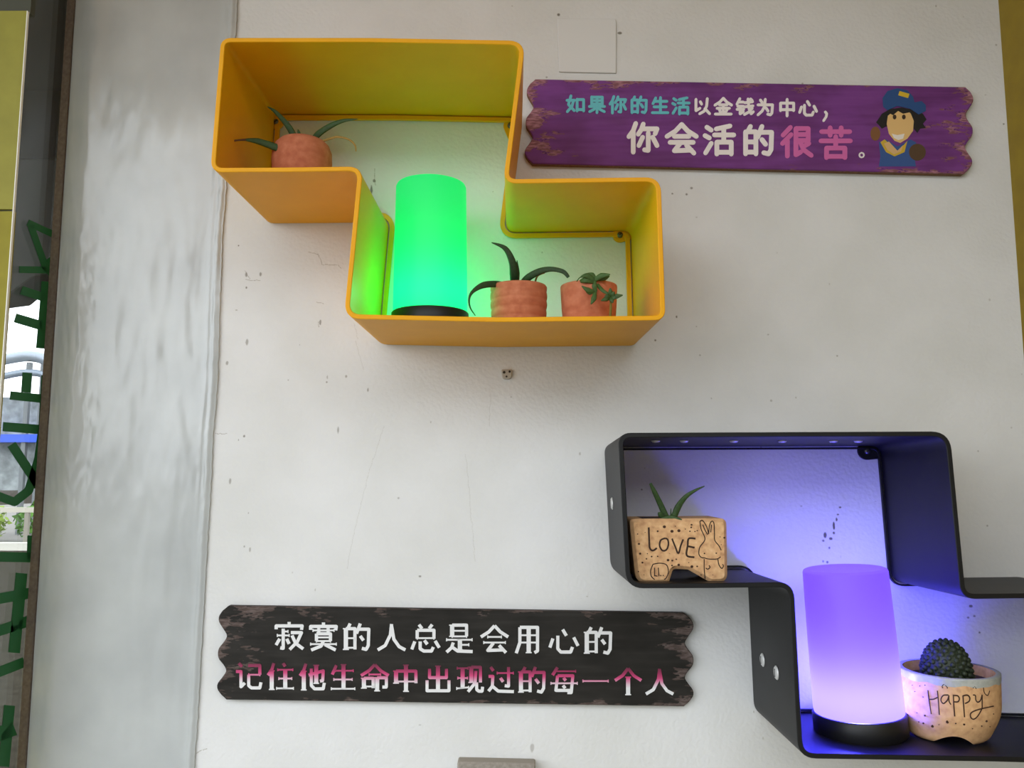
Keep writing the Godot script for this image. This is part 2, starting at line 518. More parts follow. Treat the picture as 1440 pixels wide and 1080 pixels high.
func wall_material(lo: Vector2, hi: Vector2) -> StandardMaterial3D:
	var size := 2048
	var n := FastNoiseLite.new()
	n.seed = 11
	n.frequency = 0.004
	n.fractal_octaves = 5
	var im := Image.create(size, size, false, Image.FORMAT_RGB8)
	im.fill(Color(0.90, 0.89, 0.87))
	var base := n.get_image(size, size)
	base.convert(Image.FORMAT_RGB8)
	var tint := Image.create(size, size, false, Image.FORMAT_RGB8)
	for y in range(0, size, 4):
		for x in range(0, size, 4):
			var v: float = base.get_pixel(x, y).r - 0.5
			var c := Color(0.880 + v * 0.05, 0.880 + v * 0.05, 0.872 + v * 0.06)
			im.fill_rect(Rect2i(x, y, 4, 4), c)
	var spot := func(px: float, py: float) -> Vector2:
		var q := at(px, py, 0.0)
		return Vector2((q.x - lo.x) / (hi.x - lo.x) * size, (hi.y - q.y) / (hi.y - lo.y) * size)
	var rng := RandomNumberGenerator.new()
	rng.seed = 40
	# specks of dirt all over
	for k in 170:
		var p := Vector2(rng.randf() * size, rng.randf() * size)
		blot(im, p, Vector2(rng.randf_range(0.8, 2.2), rng.randf_range(0.8, 2.8)), Color(0.45, 0.42, 0.36), rng.randf_range(0.15, 0.5), k)
	# marks that the photograph shows, as x, y, half width, half height, strength
	for b in [[713, 523, 1, 1, 0.1], [335, 345, 1.5, 1.5, 0.8], [346, 386, 2, 4, 0.5], [366, 385, 2, 4, 0.5], [346, 404, 1.5, 2, 0.7], [347, 480, 2, 5, 0.4], [450, 453, 1.5, 4, 0.5], [459, 537, 1.5, 1.5, 0.5], [460, 530, 1, 3, 0.3], [319, 510, 2, 3, 0.4], [343, 613, 1.5, 2, 0.6], [335, 618, 1, 2, 0.5], [405, 534, 1, 1, 0.5], [323, 677, 2, 5, 0.4], [349, 721, 1, 1.5, 0.5], [343, 768, 1.5, 2, 0.4], [351, 773, 1.5, 4, 0.3],
		[475, 605, 1.2, 6, 0.4], [517, 548, 1, 3, 0.5], [785, 20, 3, 3, 0.8], [871, 46, 4, 2, 0.7], [789, 61, 2, 3, 0.4], [858, 61, 3, 1.5, 0.3], [522, 266, 2, 8, 0.7], [526, 254, 3, 3, 0.6], [972, 264, 2, 2, 0.5], [945, 272, 1.5, 1.5, 0.7], [965, 273, 2, 2, 0.6], [951, 445, 1.2, 2, 0.7], [921, 478, 1.5, 1.5, 0.8], [1181, 713, 2, 1.5, 0.9], [1178, 723, 2.4, 1.5, 0.9], [1176, 730, 1.4, 3, 0.9], [1172, 738, 1.6, 7, 1.0], [1172, 749, 1.6, 2, 0.9], [1168, 757, 2.4, 2, 0.9], [1160, 752, 2.5, 5, 0.9], [1157, 760, 2, 2, 0.7], [1166, 770, 1.5, 1.5, 0.7], [1163, 790, 1.8, 1.8, 0.7], [1157, 789, 1.5, 1.8, 0.5],
		[1365, 852, 3, 2, 0.7], [1370, 866, 2, 1.5, 0.6], [1361, 868, 2, 1.5, 0.6], [1377, 889, 1.2, 1.2, 0.7], [902, 688, 1.5, 1.5, 0.6], [1411, 174, 1.2, 1.2, 0.6], [590, 1019, 2, 1, 0.2], [590, 810, 2, 1.4, 0.5], [1375, 634, 1.5, 1.5, 0.3], [1388, 739, 1.5, 1.5, 0.4], [560, 700, 1.4, 1.4, 0.3], [430, 900, 1, 1, 0.3], [1000, 560, 1.5, 1.5, 0.3], [1080, 470, 2, 1.4, 0.3], [748, 1052, 3, 8, 0.25]]:
		blot(im, spot.call(b[0], b[1]), Vector2(b[2], b[3]) * 1.15, Color(0.22, 0.19, 0.13), b[4] * 0.8, int(b[0]))
	# hairline cracks and scratches
	for c in [[435, 354, 448, 358, 453, 372, 475, 373, 480, 378], [446, 425, 455, 427], [346, 394, 367, 394], [345, 382, 352, 392], [449, 460, 447, 452], [540, 600, 520, 660, 500, 740, 488, 800], [303, 610, 320, 610], [690, 555, 688, 600], [527, 237, 527, 262], [275, 1060, 285, 1055, 292, 1054], [500, 480, 512, 520], [498, 455, 504, 478], [655, 640, 664, 740, 668, 790]]:
		for k in range(0, c.size() - 2, 2):
			var a: Vector2 = spot.call(c[k], c[k + 1])
			var b: Vector2 = spot.call(c[k + 2], c[k + 3])
			var count := int(a.distance_to(b)) + 1
			for s in count:
				var p := a.lerp(b, float(s) / count) + Vector2(noise.get_noise_2d(s * 5.0, c[k]), noise.get_noise_2d(s * 5.0, c[k] + 50.0)) * 2.0
				im.set_pixelv(Vector2i(p).clamp(Vector2i.ZERO, Vector2i(size - 1, size - 1)), im.get_pixelv(Vector2i(p).clamp(Vector2i.ZERO, Vector2i(size - 1, size - 1))).lerp(Color(0.35, 0.31, 0.22), 0.32 if k + c.size() > 0 and not c[0] in [540, 690, 655, 500, 498] else 0.10))
	var m := paint(Color.WHITE, 0.62)
	m.albedo_texture = ImageTexture.create_from_image(im)
	var fine := FastNoiseLite.new()
	fine.seed = 3
	fine.noise_type = FastNoiseLite.TYPE_SIMPLEX_SMOOTH
	fine.frequency = 0.11
	fine.fractal_octaves = 2
	m.heightmap_enabled = true
	m.heightmap_texture = ImageTexture.create_from_image(fine.get_image(size, size))
	m.heightmap_scale = 0.045
	return m

func build_setting() -> void:
	wall_l = (at(108, 20).x + at(36, 1060).x) / 2.0
	wall_r = (at(1406, 10).x + at(1438, 500).x) / 2.0
	var lo := Vector2(wall_l, 0.0)
	var hi := Vector2(wall_r, 2.76)
	var tex_lo := Vector2(wall_l, 0.9)
	var tex_hi := Vector2(wall_l + 1.72, 2.62)
	# the wall: a plastered pier, the face with its own texture
	var st := begin()
	var f := func(x: float, y: float) -> Array:
		return [Vector3(x, y, 0), Vector2((x - tex_lo.x) / 1.72, (tex_hi.y - y) / 1.72)]
	var c := [f.call(lo.x, lo.y), f.call(hi.x, lo.y), f.call(hi.x, hi.y), f.call(lo.x, hi.y)]
	quad(st, [c[0][0], c[1][0], c[2][0], c[3][0]], [Vector3.BACK, Vector3.BACK, Vector3.BACK, Vector3.BACK], [c[0][1], c[1][1], c[2][1], c[3][1]])
	var wall := structure("wall_back", st.commit(), wall_material(tex_lo, tex_hi), "white plastered wall with fine orange-peel relief and small marks")
	st = begin()
	add_box(st, Vector3(lo.x, 0, -0.3), Vector3(hi.x, 2.76, -0.0005))
	part("pier_core", st.commit(), paint(Color(0.85, 0.84, 0.80), 0.8), wall)
	# right of the pier: a yellow painted wall, its forward run added to block light
	structure("wall_right", box(Vector3(wall_r, 0, -0.3), Vector3(wall_r + 0.2, 2.76, 1.25)), grained([[0.0, Color(0.52, 0.43, 0.06)], [1.0, Color(0.58, 0.49, 0.08)]], 0.02, 2.0, 0.7), "mustard yellow side wall at the right edge, extended forward to block light")
	# left: yellow-green painted wall standing forward of the pier, with two panels
	var near := at(35, 80, 0.105)
	var wl := structure("wall_left", box(Vector3(near.x - 1.5, 0, 0.100), Vector3(near.x - 0.0, at(15, 297, 0.105).y, 0.105)), grained([[0.0, Color(0.54, 0.50, 0.08)], [1.0, Color(0.60, 0.56, 0.12)]], 0.02, 2.0, 0.7), "yellow painted wall at the left edge")
	part("panel", box(Vector3(near.x - 1.5, at(15, 297, 0.105).y + 0.002, 0.103), Vector3(near.x, at(15, 17, 0.105).y, 0.108)), grained([[0.0, Color(0.55, 0.53, 0.17)], [1.0, Color(0.60, 0.58, 0.20)]], 0.02, 2.0, 0.65), wl)
	part("edge_strip", box(Vector3(near.x, 0, 0.104), Vector3(near.x + 0.0012, at(15, 17, 0.105).y, 0.108)), paint(Color(0.92, 0.92, 0.88), 0.3), wl)
	part("header", box(Vector3(near.x - 1.5, at(15, 17, 0.105).y + 0.001, 0.09), Vector3(near.x, 2.76, 0.10)), paint(Color(0.28, 0.29, 0.24), 0.7), wl)
	# the glass between that wall and the pier, in a brown metal frame
	var pane_x := wall_l - 0.012
	var fr := structure("window_1", box(Vector3(wall_l - 0.011, 0, -0.03), Vector3(wall_l - 0.0005, 2.76, 0.004)), grained([[0.0, Color(0.36, 0.31, 0.27)], [1.0, Color(0.47, 0.42, 0.37)]], 0.03, 8.0, 0.5), "narrow side window in a brown metal frame with green lettering")
	part("bead", box(Vector3(wall_l - 0.0145, 0, -0.03), Vector3(wall_l - 0.0115, 2.76, -0.004)), paint(Color(0.30, 0.25, 0.21), 0.5), fr)
	var glass := paint(Color(0.10, 0.13, 0.11, 0.06), 0.02)
	glass.transparency = BaseMaterial3D.TRANSPARENCY_ALPHA
	var pane := part("pane", box(Vector3(pane_x - 0.004, 0, -0.002), Vector3(pane_x, 2.76, 0.099)), glass, fr)
	pane.position = Vector3.ZERO
	var green := paint(Color(0.08, 0.38, 0.18), 0.55)
	for s in [[9, 39, 313, 82, 333], [9, 43, 317, 62, 371], [9.5, 27, 379, 80, 380], [9, 83, 357, 62, 374, 80, 393], [12, 30, 408, 79, 424], [13, 21, 447, 75, 463], [13, 65, 396, 57, 490], [13, 38, 524, 36, 552], [12, 14, 556, 63, 561], [13, 4, 600, 57, 604], [12, 64, 528, 60, 600, 54, 645, 40, 690, 20, 706, -4, 697], [13, 16, 625, 47, 672, 54, 684], [14, -3, 783, 47, 784], [11, 44, 753, 43, 786], [16, 30, 806, 19.5, 918], [15, -8, 843, 42, 834], [15, -8, 889, 41, 873], [14, -12, 949, 34, 931], [15, 13, 992, 5, 1078], [20, -12, 1036, 20, 1024]]:
		var st2 := begin()
		var line := PackedVector2Array()
		for k in range(1, s.size(), 2):
			line.append(Vector2(s[k], s[k + 1]))
		for poly in Geometry2D.offset_polyline(line, s[0] / 2.0, Geometry2D.JOIN_ROUND, Geometry2D.END_BUTT):
			var spots := []
			for p in poly:
				spots.append(at_x(p.x, p.y, pane_x + 0.0002))
			var index := Geometry2D.triangulate_polygon(poly)
			for e in [[0.0006, Vector3.RIGHT], [0.0, Vector3.LEFT]]:
				for k in range(0, index.size(), 3):
					var off := Vector3(e[0], 0, 0)
					tri(st2, [spots[index[k]] + off, spots[index[k + 1]] + off, spots[index[k + 2]] + off], [e[1], e[1], e[1]])
		part("vinyl_stroke", st2.commit(), green, fr)
	# ground and canopy
	structure("floor", box(Vector3(-30, -0.2, -60), Vector3(30, 0, 30)), grained([[0.0, Color(0.40, 0.39, 0.37)], [1.0, Color(0.50, 0.49, 0.46)]], 0.03, 0.6, 0.85), "grey paved ground in front of the wall")
	var shaded_ground := structure("floor", box(Vector3(-30, 0.0, -16.9), Vector3(30, 0.004, -0.31)), grained([[0.0, Color(0.17, 0.16, 0.135)], [1.0, Color(0.24, 0.23, 0.195)]], 0.03, 0.5, 0.9), "paved ground behind the pier, coloured dark for shade, seen through the side window")  # shade behind the pier is put into this darker ground colour
	(shaded_ground.material_override as StandardMaterial3D).metallic_specular = 0.06
	var roof := structure("ceiling", box(Vector3(-2.2, 2.76, -0.29), Vector3(3.2, 2.9, 1.5)), paint(Color(0.93, 0.70, 0.22), 0.8), "underside of the unseen shop canopy above the wall, tinted to warm it")  # unseen canopy, its tint and height set to warm and dim the wall top
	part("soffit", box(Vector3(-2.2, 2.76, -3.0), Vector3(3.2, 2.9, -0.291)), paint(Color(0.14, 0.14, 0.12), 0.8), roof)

# ---------------------------------------------------------------- what is seen through the side glass
func build_street() -> void:
	# the building across the street, behind the camera, put in to block low sky
	var opp := thing("added_building", "plain grey building put in across the street to block low sky, outside the picture", "added_building", Vector3(3.5, 0, 7.5))
	part("wall", box(Vector3(-6.5, 0, 0), Vector3(6.5, 3.6, 3.0)), paint(Color(0.50, 0.49, 0.46), 0.8), opp)
	part("roof", box(Vector3(-6.7, 3.6, -0.2), Vector3(6.7, 3.75, 3.2)), paint(Color(0.36, 0.34, 0.33), 0.8), opp)
	part("door", box(Vector3(-0.6, 0, -0.04), Vector3(0.6, 2.1, -0.001)), paint(Color(0.28, 0.22, 0.18), 0.6), opp)
	# a dark soffit beam behind the pier with a pointed lower edge
	var z := -1.2
	var fas := [[-160, -140], [112, -140], [112, 410], [78, 393], [66, 384], [44, 391], [28, 402], [8, 418], [-160, 440]]
	var beam := part("soffit_fascia", slab(PackedVector2Array(flat2(fas, z)), z - 0.12, z, 0.004, paint(Color(0.22, 0.225, 0.21), 0.8), paint(Color(0.16, 0.16, 0.15), 0.8)), null, self)
	tag(beam, "dark grey fascia with a pointed lower edge seen through the side window", "fascia")
	var p1 := part("panel", slab(PackedVector2Array(flat2([[-160, 40], [112, 40], [112, 96], [-160, 96]], z)), z, z + 0.012, 0.002, paint(Color(0.15, 0.15, 0.11), 0.8), paint(Color(0.25, 0.25, 0.2), 0.8)), null, beam)
	p1.name = "panel"
	part("panel", slab(PackedVector2Array(flat2([[-160, 97], [112, 97], [112, 225], [-160, 225]], z)), z, z + 0.008, 0.002, paint(Color(0.11, 0.105, 0.075), 0.8), paint(Color(0.2, 0.2, 0.15), 0.8)), null, beam)
	part("bracket", slab(PackedVector2Array(flat2([[60, -6], [112, -20], [112, 46]], z)), z, z + 0.03, 0.002, paint(Color(0.06, 0.06, 0.05), 0.7), paint(Color(0.06, 0.06, 0.05), 0.7)), null, beam)
	# a shelter with an arched grey roof and a blue edge, far off
	var far := -22.0
	var sh := thing("street_shelter", "grey arched street shelter with a blue edge, seen through the side window", "shelter", Vector3(at(30, 700, far).x, 0, far))
	var base := sh.position
	var pts := []
	for p in [[-200, 560], [-80, 530], [-20, 512], [20, 503], [45, 501], [70, 508], [130, 535]]:
		pts.append(at(p[0], p[1], far) - base)
	part("roof_rib", tube(pts, [0.16], 1.0, Vector3.BACK, 8), paint(Color(0.62, 0.66, 0.70), 0.4, 0.3), sh)
	var pts2 := []
	for p in [[-200, 590], [-80, 556], [-20, 536], [20, 526], [45, 524], [70, 530], [130, 556]]:
		pts2.append(at(p[0], p[1], far) - base)
	part("roof_rib", tube(pts2, [0.10], 1.0, Vector3.BACK, 8), paint(Color(0.55, 0.60, 0.65), 0.4, 0.3), sh)
	var q0 := at(-150, 556, far) - base
	var q1 := at(130, 690, far) - base
	part("back_panel", box(Vector3(q0.x, q1.y, -1.0), Vector3(q1.x, q0.y, -0.6)), grained([[0.0, Color(0.45, 0.48, 0.48)], [1.0, Color(0.74, 0.77, 0.78)]], 0.02, 0.25, 0.5), sh)
	var b0 := at(-150, 611, far) - base
	var b1 := at(130, 622, far) - base
	part("blue_edge", box(Vector3(b0.x, b1.y, -0.5), Vector3(b1.x, b0.y, 0.1)), paint(Color(0.20, 0.36, 0.82), 0.5), sh)
	for px in [-60, 0, 42, 62]:
		var t0 := at(px, 510, far) - base
		part("post", box(Vector3(t0.x - 0.06, -0.0, -0.06), Vector3(t0.x + 0.06, t0.y, 0.06)), paint(Color(0.45, 0.47, 0.48), 0.5, 0.3), sh)
	# bushes and a kerb in front of it
	var rng := RandomNumberGenerator.new()
	rng.seed = 9
	var k := 0
	for b in [[-105, 700, 1.1], [-20, 706, 0.9], [52, 702, 0.9], [128, 690, 1.2]]:
		var where := at(b[0], 735, -19.5)
		where.y = 0.0
		var bush := thing("bush", ["green bush left of the others behind the kerb", "small yellow-green bush behind the kerb", "green bush behind the kerb beside the post", "tall green bush nearest the window frame behind the kerb"][k], "bush", where)
		var st := begin()
		for leaf in 260:
			var dir := Vector3(rng.randfn(), rng.randfn(), rng.randfn()).normalized()
			var c: Vector3 = Vector3(0, b[2] * 0.55, 0) + dir * Vector3(b[2] * 0.6, b[2] * 0.55, b[2] * 0.5) * rng.randf_range(0.7, 1.0)
			var u := Vector3(rng.randfn(), rng.randfn(), rng.randfn()).normalized() * 0.09
			var v := dir.cross(u).normalized() * 0.05
			flat_quad(st, c - u, c - v, c + u, c + v, dir)
		part("foliage", st.commit(), paint([Color(0.34, 0.52, 0.16), Color(0.52, 0.62, 0.20), Color(0.32, 0.50, 0.18), Color(0.40, 0.58, 0.20)][k], 0.8), bush)
		part("stem", tube([Vector3(0, 0, 0), Vector3(0.02, b[2] * 0.5, 0)], [0.04, 0.03]), paint(Color(0.3, 0.25, 0.18), 0.9), bush)
		k += 1
	var kerb_y := at(30, 775, -17.0).y
	var kerb := part("kerb", box(Vector3(-16, 0.0, -17.25), Vector3(-4, 0.16, -17.0)), paint(Color(0.80, 0.79, 0.74), 0.8), self)
	tag(kerb, "pale kerb across the street seen through the side window", "kerb")
	var rail := thing("guard_rail", "pale low rail in front of the green bushes, seen through the side window", "rail", Vector3(at(30, 718, -18.6).x, 0, -18.6))
	var ry := at(30, 717, -18.6).y
	part("bar", box(Vector3(-5, ry - 0.06, -0.04), Vector3(3, ry + 0.06, 0.04)), paint(Color(0.72, 0.70, 0.64), 0.6), rail)
	for x in [-4.0, -2.0, 0.15, 2.0]:
		part("post", box(Vector3(x - 0.05, 0, -0.05), Vector3(x + 0.05, ry - 0.06, 0.03)), paint(Color(0.55, 0.53, 0.48), 0.6), rail)

# ---------------------------------------------------------------- the glossy sheet on the left of the wall
func build_sheet() -> void:
	var edge := [[334, 0], [333, 30], [331, 52], [318, 270], [313, 330], [309, 450], [306, 540], [300, 610], [297, 680], [292, 760], [288, 830], [284, 900], [281, 960], [276, 1040], [273, 1082]]
	var ys := []
	var xs := []
	for e in edge:
		var q := at(e[0], e[1], 0.003)
		ys.append(q.y)
		xs.append(q.x)
	var rough := FastNoiseLite.new()
	rough.seed = 21
	rough.frequency = 1.0
	rough.fractal_octaves = 3
	var rows := 320
	var cols := 80
	var x0 := wall_l + 0.0005
	var pos := []
	for r in rows + 1:
		var y := lerpf(0.95, 2.75, float(r) / rows)
		var xr: float = xs[0]
		if y >= ys[0]:
			xr = xs[0] + (y - ys[0]) * 0.01
		elif y <= ys[-1]:
			xr = xs[-1]
		else:
			for k in ys.size() - 1:
				if y <= ys[k] and y >= ys[k + 1]:
					xr = lerpf(xs[k], xs[k + 1], (ys[k] - y) / (ys[k] - ys[k + 1]))
		xr += 0.0012 * rough.get_noise_2d(3.0, y * 60.0)
		var row := []
		for c in cols + 1:
			var t := float(c) / cols
			# columns crowd towards both edges
			t = 0.5 - 0.5 * cos(PI * t)
			var x := lerpf(x0, xr, t)
			var from_l := x - x0
			var from_r := xr - x
			var z := 0.0032 + 0.0016 * rough.get_noise_2d(x * 9.0, y * 2.2) + 0.0007 * rough.get_noise_2d(x * 40.0 + 9.0, y * 9.0)
			z += 0.0026 * exp(-pow((from_r - 0.007) / 0.0042, 2.0)) + 0.0014 * exp(-pow((from_r - 0.0165) / 0.003, 2.0)) * smoothstep(1.40, 1.75, y)
			z += 0.0035 * exp(-pow((from_l - 0.030) / 0.016, 2.0)) * (0.8 + 0.5 * rough.get_noise_2d(77.0, y * 3.0))
			var wrinkled := exp(-pow((from_l - 0.035) / 0.035, 2.0)) * smoothstep(1.42, 1.62, y) * smoothstep(2.05, 1.85, y)
			z += wrinkled * (0.0012 * rough.get_noise_2d(x * 120.0, y * 14.0) + 0.0005 * rough.get_noise_2d(x * 260.0, y * 40.0))
			z -= 0.0026 * exp(-from_l / 0.010)
			if c == cols:
				z = 0.0006
			row.append(Vector3(x, y, maxf(z, 0.0006)))
		pos.append(row)
	var st := begin()
	for r in rows + 1:
		for c in cols + 1:
			var dx: Vector3 = pos[r][mini(c + 1, cols)] - pos[r][maxi(c - 1, 0)]
			var dy: Vector3 = pos[mini(r + 1, rows)][c] - pos[maxi(r - 1, 0)][c]
			st.set_normal(dx.cross(dy).normalized())
			st.set_uv(Vector2(c, r) / 50.0)
			st.add_vertex(pos[r][c])
	for r in rows:
		for c in cols:
			var a := r * (cols + 1) + c
			var b := a + cols + 1
			for i in [a, b, a + 1, a + 1, b, b + 1]:
				st.add_index(i)
	var m := grained([[0.0, Color(0.70, 0.715, 0.715)], [1.0, Color(0.77, 0.785, 0.78)]], 0.012, 1.2, 0.2)
	m.metallic_specular = 0.62
	var o := part("plastic_sheet", st.commit(), m, self)
	tag(o, "glossy pale grey plastic sheet covering the left strip of the wall", "sheet")

# ---------------------------------------------------------------- shelves
func shelf(called: String, label: String, corners: Array, radii: Array, zf: float, vp: Vector2, m: Material, lip: float) -> Dictionary:
	var loop2 := flat2(corners, zf)
	var loop := rounded(loop2, radii)
	var d := sight(vp.x, vp.y)
	d = d / -d.z
	var root := thing(called, label, "shelf")
	var length := d.length()
	var deep := (zf - 0.0015) * length
	var t := 0.0028
	var b := 0.0007
	part("frame", swept(loop, zf, d, [Vector2(-t + b, 0), Vector2(t - b, 0), Vector2(t, b), Vector2(t, deep - b), Vector2(t - b, deep), Vector2(-t + b, deep), Vector2(-t, deep - b), Vector2(-t, b)]), m, root)
	part("back_lip", swept(loop, zf, d, [Vector2(-t - 0.0020, deep - 0.005), Vector2(-t - 0.0020, deep - 0.0005), Vector2(-t - lip, deep - 0.0005), Vector2(-t - lip, deep - 0.0045), Vector2(-t - lip + 0.0005, deep - 0.005)]), m, root)
	return {"root": root, "loop": loop2, "d": d, "zf": zf}

# a round ear on the back lip with a screw through it
func ear(root: Node3D, px: float, py: float, towards: Vector2, m: Material, r := 0.0105) -> void:
	var c := at(px, py, 0.006)
	var side := Vector2(towards.x, towards.y).normalized()
	var across := Vector2(-side.y, side.x)
	var o := Vector2(c.x, c.y)
	var outline := PackedVector2Array()
	for k in 13:
		var a := PI * k / 12.0
		outline.append(o + across * cos(a) * r + side * -sin(a) * r)
	outline.append(o - across * r + side * 0.016)
	outline.append(o + across * r + side * 0.016)
	var e := part("tab", slab(outline, 0.001, 0.0045, 0.0005, m, m), null, root)
	var head := part("screw", lathe([Vector2(0.0, 0.0034), Vector2(0.0022, 0.0033), Vector2(0.0040, 0.0022), Vector2(0.0047, 0.0006), Vector2(0.0047, 0.0)], 16), paint(Color(0.42, 0.42, 0.40), 0.35, 0.8), e)
	head.position = Vector3(c.x, c.y, 0.0045)
	head.rotation.x = PI / 2.0
	var slot := part("slot", box(Vector3(-0.0024, 0.0030, -0.0005), Vector3(0.0024, 0.0036, 0.0005)), paint(Color(0.06, 0.06, 0.06), 0.6), head)
	slot.rotation.y = 0.6
	slot.name = "slot"

func build_yellow_shelf() -> void:
	var m := grained([[0.0, Color(0.915, 0.645, 0.05)], [0.5, Color(0.925, 0.655, 0.055)], [1.0, Color(0.94, 0.67, 0.065)]], 0.01, 3.0, 0.45)
	m.metallic_specular = 0.33
	var s := shelf("wall_shelf", "yellow metal zigzag wall shelf holding the green lamp and terracotta pots", [[313.5, 56], [520, 56], [735.5, 60], [711, 255], [926, 252], [932.5, 447], [700, 449.5], [487, 445], [507, 237], [400, 238.5], [299, 239]], [0.010, 0.0, 0.016, 0.012, 0.016, 0.010, 0.0, 0.016, 0.014, 0.0, 0.012], 0.213, Vector2(722, 648), m, 0.0085)
	ear(s.root, 388, 171, Vector2(-1, 0.4), m)
	ear(s.root, 872, 330, Vector2(1, 0.3), m)
	ear(s.root, 718, 176, Vector2(0.4, -1), m)

func build_black_shelf() -> void:
	var m := grained([[0.0, Color(0.085, 0.085, 0.09)], [1.0, Color(0.11, 0.11, 0.115)]], 0.01, 3.0, 0.48)
	m.metallic_specular = 0.36
	var s := shelf("wall_shelf", "black metal zigzag wall shelf holding the purple lamp and two clay planters", [[872.5, 612], [1100, 611], [1333, 610], [1355, 839], [1582, 836], [1594, 1073], [1400, 1067.5], [1126, 1063], [1113, 822], [1000, 823.5], [884, 824]], [0.012, 0.0, 0.020, 0.014, 0.016, 0.014, 0.0, 0.018, 0.016, 0.0, 0.018], 0.185, Vector2(746, 700), m, 0.0045)
	ear(s.root, 1220, 634, Vector2(1, 0.1), m, 0.0125)
	var steel := paint(Color(0.78, 0.78, 0.77), 0.45, 0.35)
	# bolts through the plates: on the left plate, on the step and under the top plate
	var d: Vector3 = s.d
	var put := func(px: float, py: float, a: Array, b: Array, out: Vector3, r: float) -> void:
		# the plate runs between two front points and back along d
		var p0 := at(a[0], a[1], s.zf)
		var p1 := at(b[0], b[1], s.zf)
		var n := (p1 - p0).cross(d).normalized()
		if n.dot(out) < 0.0:
			n = -n
		var ray := sight(px, py)
		var on := p0 + n * 0.0029
		var hit := EYE + ray * ((on - EYE).dot(n) / ray.dot(n))
		var bolt := part("bolt", lathe([Vector2(r * 0.3, 0.0), Vector2(r, 0.0), Vector2(r, 0.0008), Vector2(r * 0.8, 0.0022), Vector2(r * 0.35, 0.0028), Vector2(0.0, 0.0028)], 16), steel, s.root)
		bolt.position = hit
		var y := n
		var x := y.cross(Vector3.BACK if absf(y.z) < 0.9 else Vector3.UP).normalized()
		bolt.basis = Basis(x, y, x.cross(y))
		part("cross_slot", box(Vector3(-r * 0.55, 0.0026, -r * 0.12), Vector3(r * 0.55, 0.0031, r * 0.12)), paint(Color(0.2, 0.2, 0.2), 0.6), bolt)
	put.call(861.5, 708, [872.5, 612], [884, 824], Vector3.LEFT, 0.008)
	put.call(1073, 928, [1113, 822], [1126, 1063], Vector3.LEFT, 0.0085)
	put.call(1092.5, 946, [1113, 822], [1126, 1063], Vector3.LEFT, 0.0085)
	for px in [922, 962, 1032, 1100, 1172, 1207]:
		put.call(px, 619.5, [872.5, 612], [1333, 610], Vector3.DOWN, 0.0055)

# ---------------------------------------------------------------- signs
func scallop(tl: Array, tr: Array, br: Array, bl: Array, depth: float) -> Array:
	# corners in pixels; the two short ends are wavy: three lobes and two hollows
	var out := []
	var rows := 40
	var top_n := 12
	for k in top_n + 1:
		var t := float(k) / top_n
		out.append([lerpf(tl[0], tr[0], t), lerpf(tl[1], tr[1], t)])
	for k in range(1, rows):
		var t := float(k) / rows
		out.append([lerpf(tr[0], br[0], t) + lobe(t) * depth, lerpf(tr[1], br[1], t)])
	for k in top_n + 1:
		var t := float(k) / top_n
		out.append([lerpf(br[0], bl[0], t), lerpf(br[1], bl[1], t)])
	for k in range(1, rows):
		var t := float(k) / rows
		out.append([lerpf(bl[0], tl[0], t) - lobe(1.0 - t) * depth, lerpf(bl[1], tl[1], t)])
	return out

func lobe(t: float) -> float:
	# how far the wavy end stands out, from the top corner down
	var marks := [[0.0, 0.0], [0.045, 0.55], [0.11, 0.95], [0.17, 0.95], [0.245, 0.5], [0.32, 0.1], [0.385, 0.4], [0.45, 0.88], [0.51, 1.0], [0.57, 0.86], [0.635, 0.35], [0.695, 0.1], [0.765, 0.5], [0.83, 0.95], [0.89, 0.95], [0.955, 0.5], [1.0, 0.0]]
	for k in marks.size() - 1:
		if t <= marks[k + 1][0]:
			var share: float = (t - marks[k][0]) / (marks[k + 1][0] - marks[k][0])
			return cubic_interpolate(marks[k][1], marks[k + 1][1], marks[maxi(k - 1, 0)][1], marks[mini(k + 2, marks.size() - 1)][1], share)
	return 0.0

func sign_texture(base: Color, alt: Color, bare: Color, brown: Color, number: int) -> StandardMaterial3D:
	var w := 1280
	var h := 256
	var n := FastNoiseLite.new()
	n.seed = number
	n.frequency = 0.01
	n.fractal_octaves = 4
	var im := Image.create(w, h, false, Image.FORMAT_RGB8)
	for y in h:
		for x in w:
			var grain := n.get_noise_2d(x * 0.35, y * 5.0)
			var patch := n.get_noise_2d(x * 0.8 + 900.0, y * 2.2)
			var fine := n.get_noise_2d(x * 3.0 + 300.0, y * 14.0)
			var c := base.lerp(alt, clampf(0.5 + 1.2 * n.get_noise_2d(x * 0.5 + 500.0, y * 1.0), 0.0, 1.0))
			c = c.lightened(0.05 * maxf(grain, 0.0)).darkened(0.12 * maxf(-grain, 0.0))
			# worn paint along the rim, in ragged patches
			var rim := minf(minf(x, w - x) / 70.0, minf(y / 20.0, (h - y) / 13.0))
			var worn := patch * 1.3 + fine * 0.55 + 0.42 - rim * 0.55
			if worn > 0.16:
				c = c.lerp(bare.lerp(brown, clampf(0.5 + 1.4 * fine, 0.0, 1.0)), clampf((worn - 0.16) * 5.0, 0.0, 0.85))
			elif worn > 0.10 and fine < -0.1:
				c = c.darkened(0.35)
			im.set_pixel(x, y, c)
	var m := paint(Color.WHITE, 0.62, 0.0, 0.35)
	m.albedo_texture = ImageTexture.create_from_image(im)
	return m

